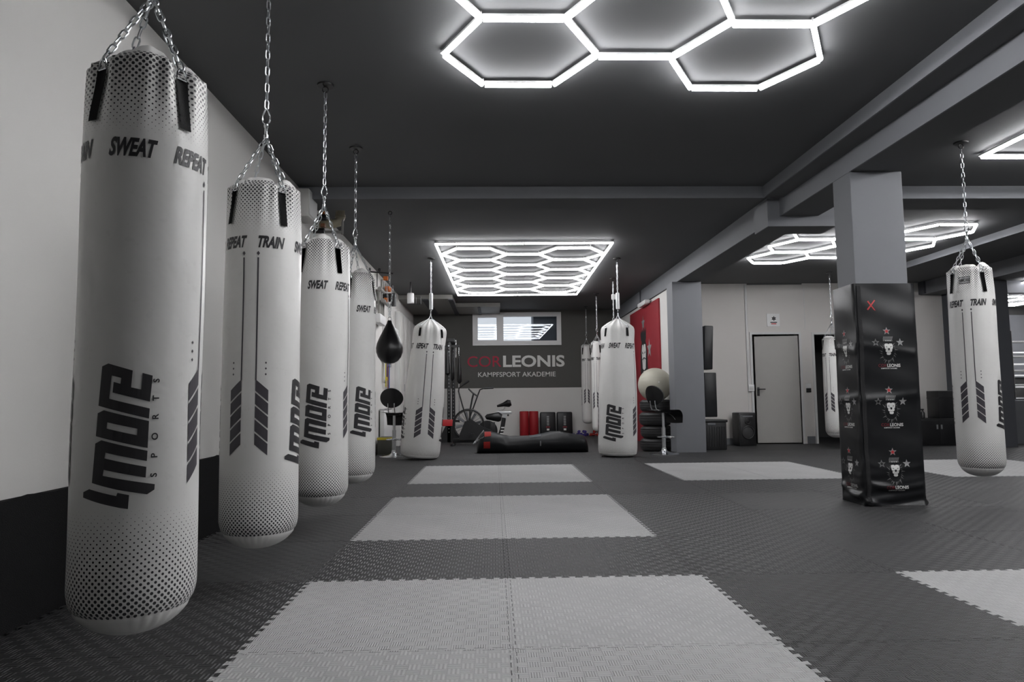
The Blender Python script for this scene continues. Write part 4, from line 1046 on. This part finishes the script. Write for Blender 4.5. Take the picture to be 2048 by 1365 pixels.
b = MB(); b.box(.02, .10, -.45, .45, 0, .55, bev=.012); b.build('panel', 'white', t); b = MB(); b.box(.015, .105, -.45, .45, .551, .57); b.build('top_grille', 'silver', t, smooth=0); b = MB(); b.cyl((.06, -.46, .06), (.06, -.53, .06), .018, 10); b.cyl((.06, -.50, .06), (.06, -.50, -.2), .01, 8); b.build('valve', 'chrome', t)
rail = thing('medal_rail', 'slim rail on the left wall holding coloured medal ribbons', 'rail', (-1.999, 12.9, 1.62))
b = MB(); b.cyl((.04, -.5, 0), (.04, .25, 0), .01, 8); b.build('bar', 'silver', rail); b = MB(); b.box(0, .05, -.48, -.46, -.012, .012); b.box(0, .05, .2, .22, -.012, .012); b.build('bracket', 'silver', rail, smooth=0)
for y, m_, l, lab in ((-.40, 'white', .36, 'white medal ribbon on the rail, closest to the stool'), (-.27, 'yellow', .42, 'yellow medal ribbon on the rail'), (-.14, 'purple', .30, 'violet medal ribbon on the rail'), (0, 'brown', .55, 'rust red medal ribbon on the rail'), (.13, 'blue', .66, 'blue medal ribbon, the longest on the rail')):
    o = thing('medal', lab, 'medal', (-1.955, 12.9+y, 1.62), group='medals on the left wall rail')
    b = MB(); b.box(-.004, .012, -.03, .03, -l, .012, bev=.002); b.build('ribbon', m_, o); b = MB(); b.cyl((.0, 0, -l-.03), (.014, 0, -l-.03), .035, 18); b.build('disc', 'yellow' if m_ != 'white' else 'silver', o)
t = thing('floor_crate', 'dark crate with yellow edge tape on the floor by the left stool', 'crate', (-1.83, 11.95, FZ))
b = MB(); b.box(-.12, .12, -.2, .2, 0, .30, bev=.008); b.build('box', 'crate', t); b = MB(); b.box(-.125, .125, -.206, -.199, .26, .30); b.box(.119, .126, -.2, .2, .26, .30); b.build('edge_tape', 'yellow', t, smooth=0)
t = thing('ceiling_fan_unit', 'white cylinder fan on a black bracket under the ceiling near the left wall', 'fan unit', (-1.55, 13.0, 2.70))
b = MB(); b.lathe([(.05, 0), (.065, .01), (.065, .19), (.055, .20)], 24); b.build('cylinder', 'white', t)
b = MB(); b.cyl((0, 0, .20), (0, 0, .41), .015, 10); b.box(-.06, .20, -.012, .012, -.014, .0); b.sweep([(.10, 0, 0), (.10, 0, .13), (.19, 0, .13), (.19, 0, 0)], .012, 6, closed=True); b.build('bracket', 'black_steel', t)
t = thing('air_duct', 'flat pale sheet metal duct under the ceiling in the back left corner', 'duct', (0, 0, 0))
b = MB(); b.box(-1.998, -.86, 14.6, 17.34, 3.02, 3.108); b.build('wide_section', 'duct', t, smooth=0); b = MB(); b.box(-.86, .16, 15.9, 17.34, 3.02, 3.108); b.build('narrow_section', 'duct', t, smooth=0)
for x, w, y0 in ((-1.50, .13, 14.59), (-.95, .10, 14.59), (-.36, .06, 15.89)): b = MB(); b.box(x, x+w, y0, 17.34, 2.995, 3.02); b.build('flange', 'beam_dark', t, smooth=0)

# ------------------------------------------------------------------ short labels on parts that look different from the rest of their thing
PART = {'strap': 'black webbing strap', 'ring': 'steel ring at the strap top', 'sling_chain': 'zinc sling chain', 'swivel': 'chrome swivel', 'slogan_lettering': 'black slanted word print',
        'brand_logo': 'black upright logo print', 'stripe_print': 'twin black stripes with slanted blocks', 'neck_label': 'small grey sewn label', 'ceiling_plate': 'black ceiling plate', 'carabiner': 'chrome carabiner',
        'spring_tube': 'silver spring tube', 'housing': 'pale upper housing', 'light_tube': 'glowing white tube', 'lion_crest': 'printed lion head with crown and stars', 'crest_lettering': 'small red and white lettering',
        'red_cross_mark': 'hand painted red cross', 'door_handle': 'black lever handle', 'red_patch': 'red leather patch', 'edge_tape': 'yellow edge tape', 'footrest': 'chrome footrest ring', 'slider': 'silver seat slider',
        'safety_arm': 'red safety arm', 'guide_rod': 'chrome guide rod', 'valve_cap': 'orange valve cap', 'cor_lettering': 'red thin letters', 'leonis_lettering': 'white bold letters', 'red_panel': 'red painted panel', 'base': 'round chrome base'}
for o in bpy.data.objects:
    if o.parent is not None:
        k = o.name.split('.')[0]
        if k in PART: o['label'] = PART[k]
